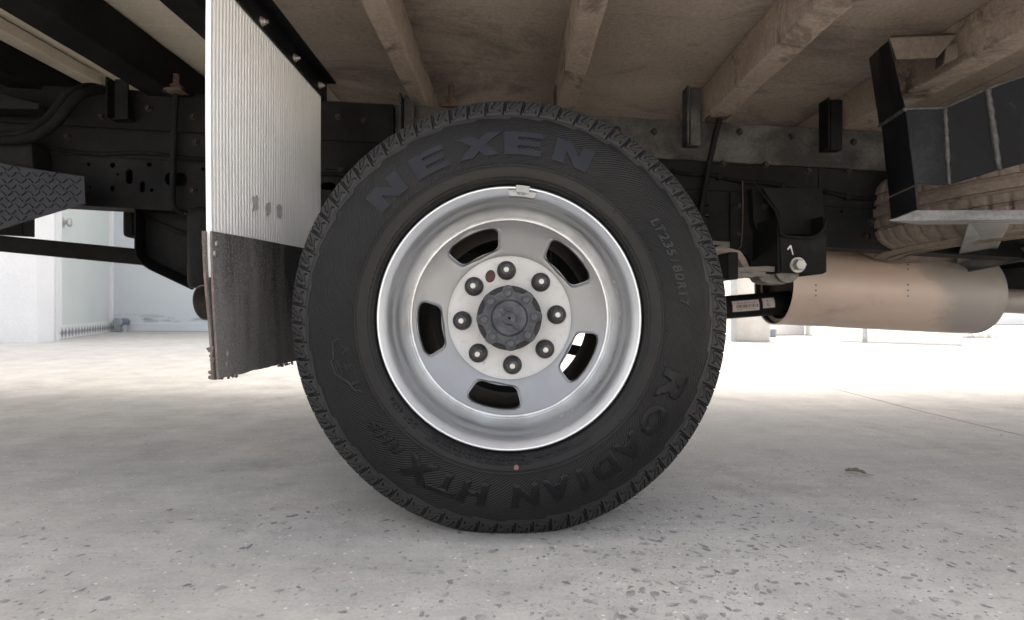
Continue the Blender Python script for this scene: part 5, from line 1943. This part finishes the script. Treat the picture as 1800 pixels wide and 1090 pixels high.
finish('tyre', bm, M['tyre_dust'], spare, smooth=True, world_coords=False, angle=40)
bm = bmesh.new()
add_lathe(bm, [(0.229, -0.095), (0.224, -0.104), (0.216, -0.103), (0.210, -0.090), (0.200, -0.070), (0.192, -0.03), (0.183, -0.005), (0.16, -0.015), (0.125, -0.040), (0.118, -0.046), (0.06, -0.046), (0.058, -0.02), (0, -0.02)], 120, (0, 0, 0), 'Z')
finish('rim', bm, M['rim_dust'], spare, smooth=True, world_coords=False, angle=40)
bm = bmesh.new()
for r in (0.262, 0.302, 0.335):
    n = 120
    pts = [Vector((r * math.cos(2 * PI * j / n), r * math.sin(2 * PI * j / n), -0.1195 if r < 0.31 else -0.1085)) for j in range(n)]
    add_tube(bm, pts + [pts[0]], 0.0028, 6, caps=False)
finish('sidewall_rings', bm, M['tyre_dust'], spare, smooth=True, world_coords=False)

# ------------------------------------------------------------------ dry leaf on the ground
lp = gpt(1506, 832)
lc = Vector((lp[0], lp[1], 0))
bm = bmesh.new()
nl = 12
for side in (-1, 1):
    prev = None
    for i in range(nl + 1):
        t = i / nl
        w = 0.0105 * math.sin(PI * t) ** 0.7
        x = (t - 0.5) * 0.058
        curl = 0.004 + 0.006 * math.sin(PI * t) + 0.004 * abs(math.sin(t * 9))
        a = bm.verts.new((x, 0.003 * math.sin(t * 4), 0.0022 + 0.003 * math.sin(PI * t)))
        b = bm.verts.new((x - 0.004, side * w + 0.003 * math.sin(t * 4), 0.0022 + curl * (0.9 if side > 0 else 0.55)))
        if prev:
            bm.faces.new([prev[0], a, b, prev[1]])
        prev = (a, b)
bmesh.ops.remove_doubles(bm, verts=bm.verts, dist=1e-5)
bmesh.ops.recalc_face_normals(bm, faces=bm.faces)
ext = bmesh.ops.extrude_face_region(bm, geom=list(bm.faces))
for e in ext['geom']:
    if isinstance(e, bmesh.types.BMVert):
        e.co.z -= 0.0006
add_tube(bm, [(0.028, 0, 0.002), (0.036, 0.003, 0.0018), (0.044, 0.002, 0.0016)], 0.0007, 6)
rotl = Euler((0, 0, R_(-38))).to_matrix()
for v in bm.verts:
    v.co = rotl @ (v.co * 0.78) + lc
lf = finish('dry_leaf', bm, M['leaf_dry'])
tag(lf, 'small curled dry brown leaf lying on the concrete right of the wheel', 'leaf')
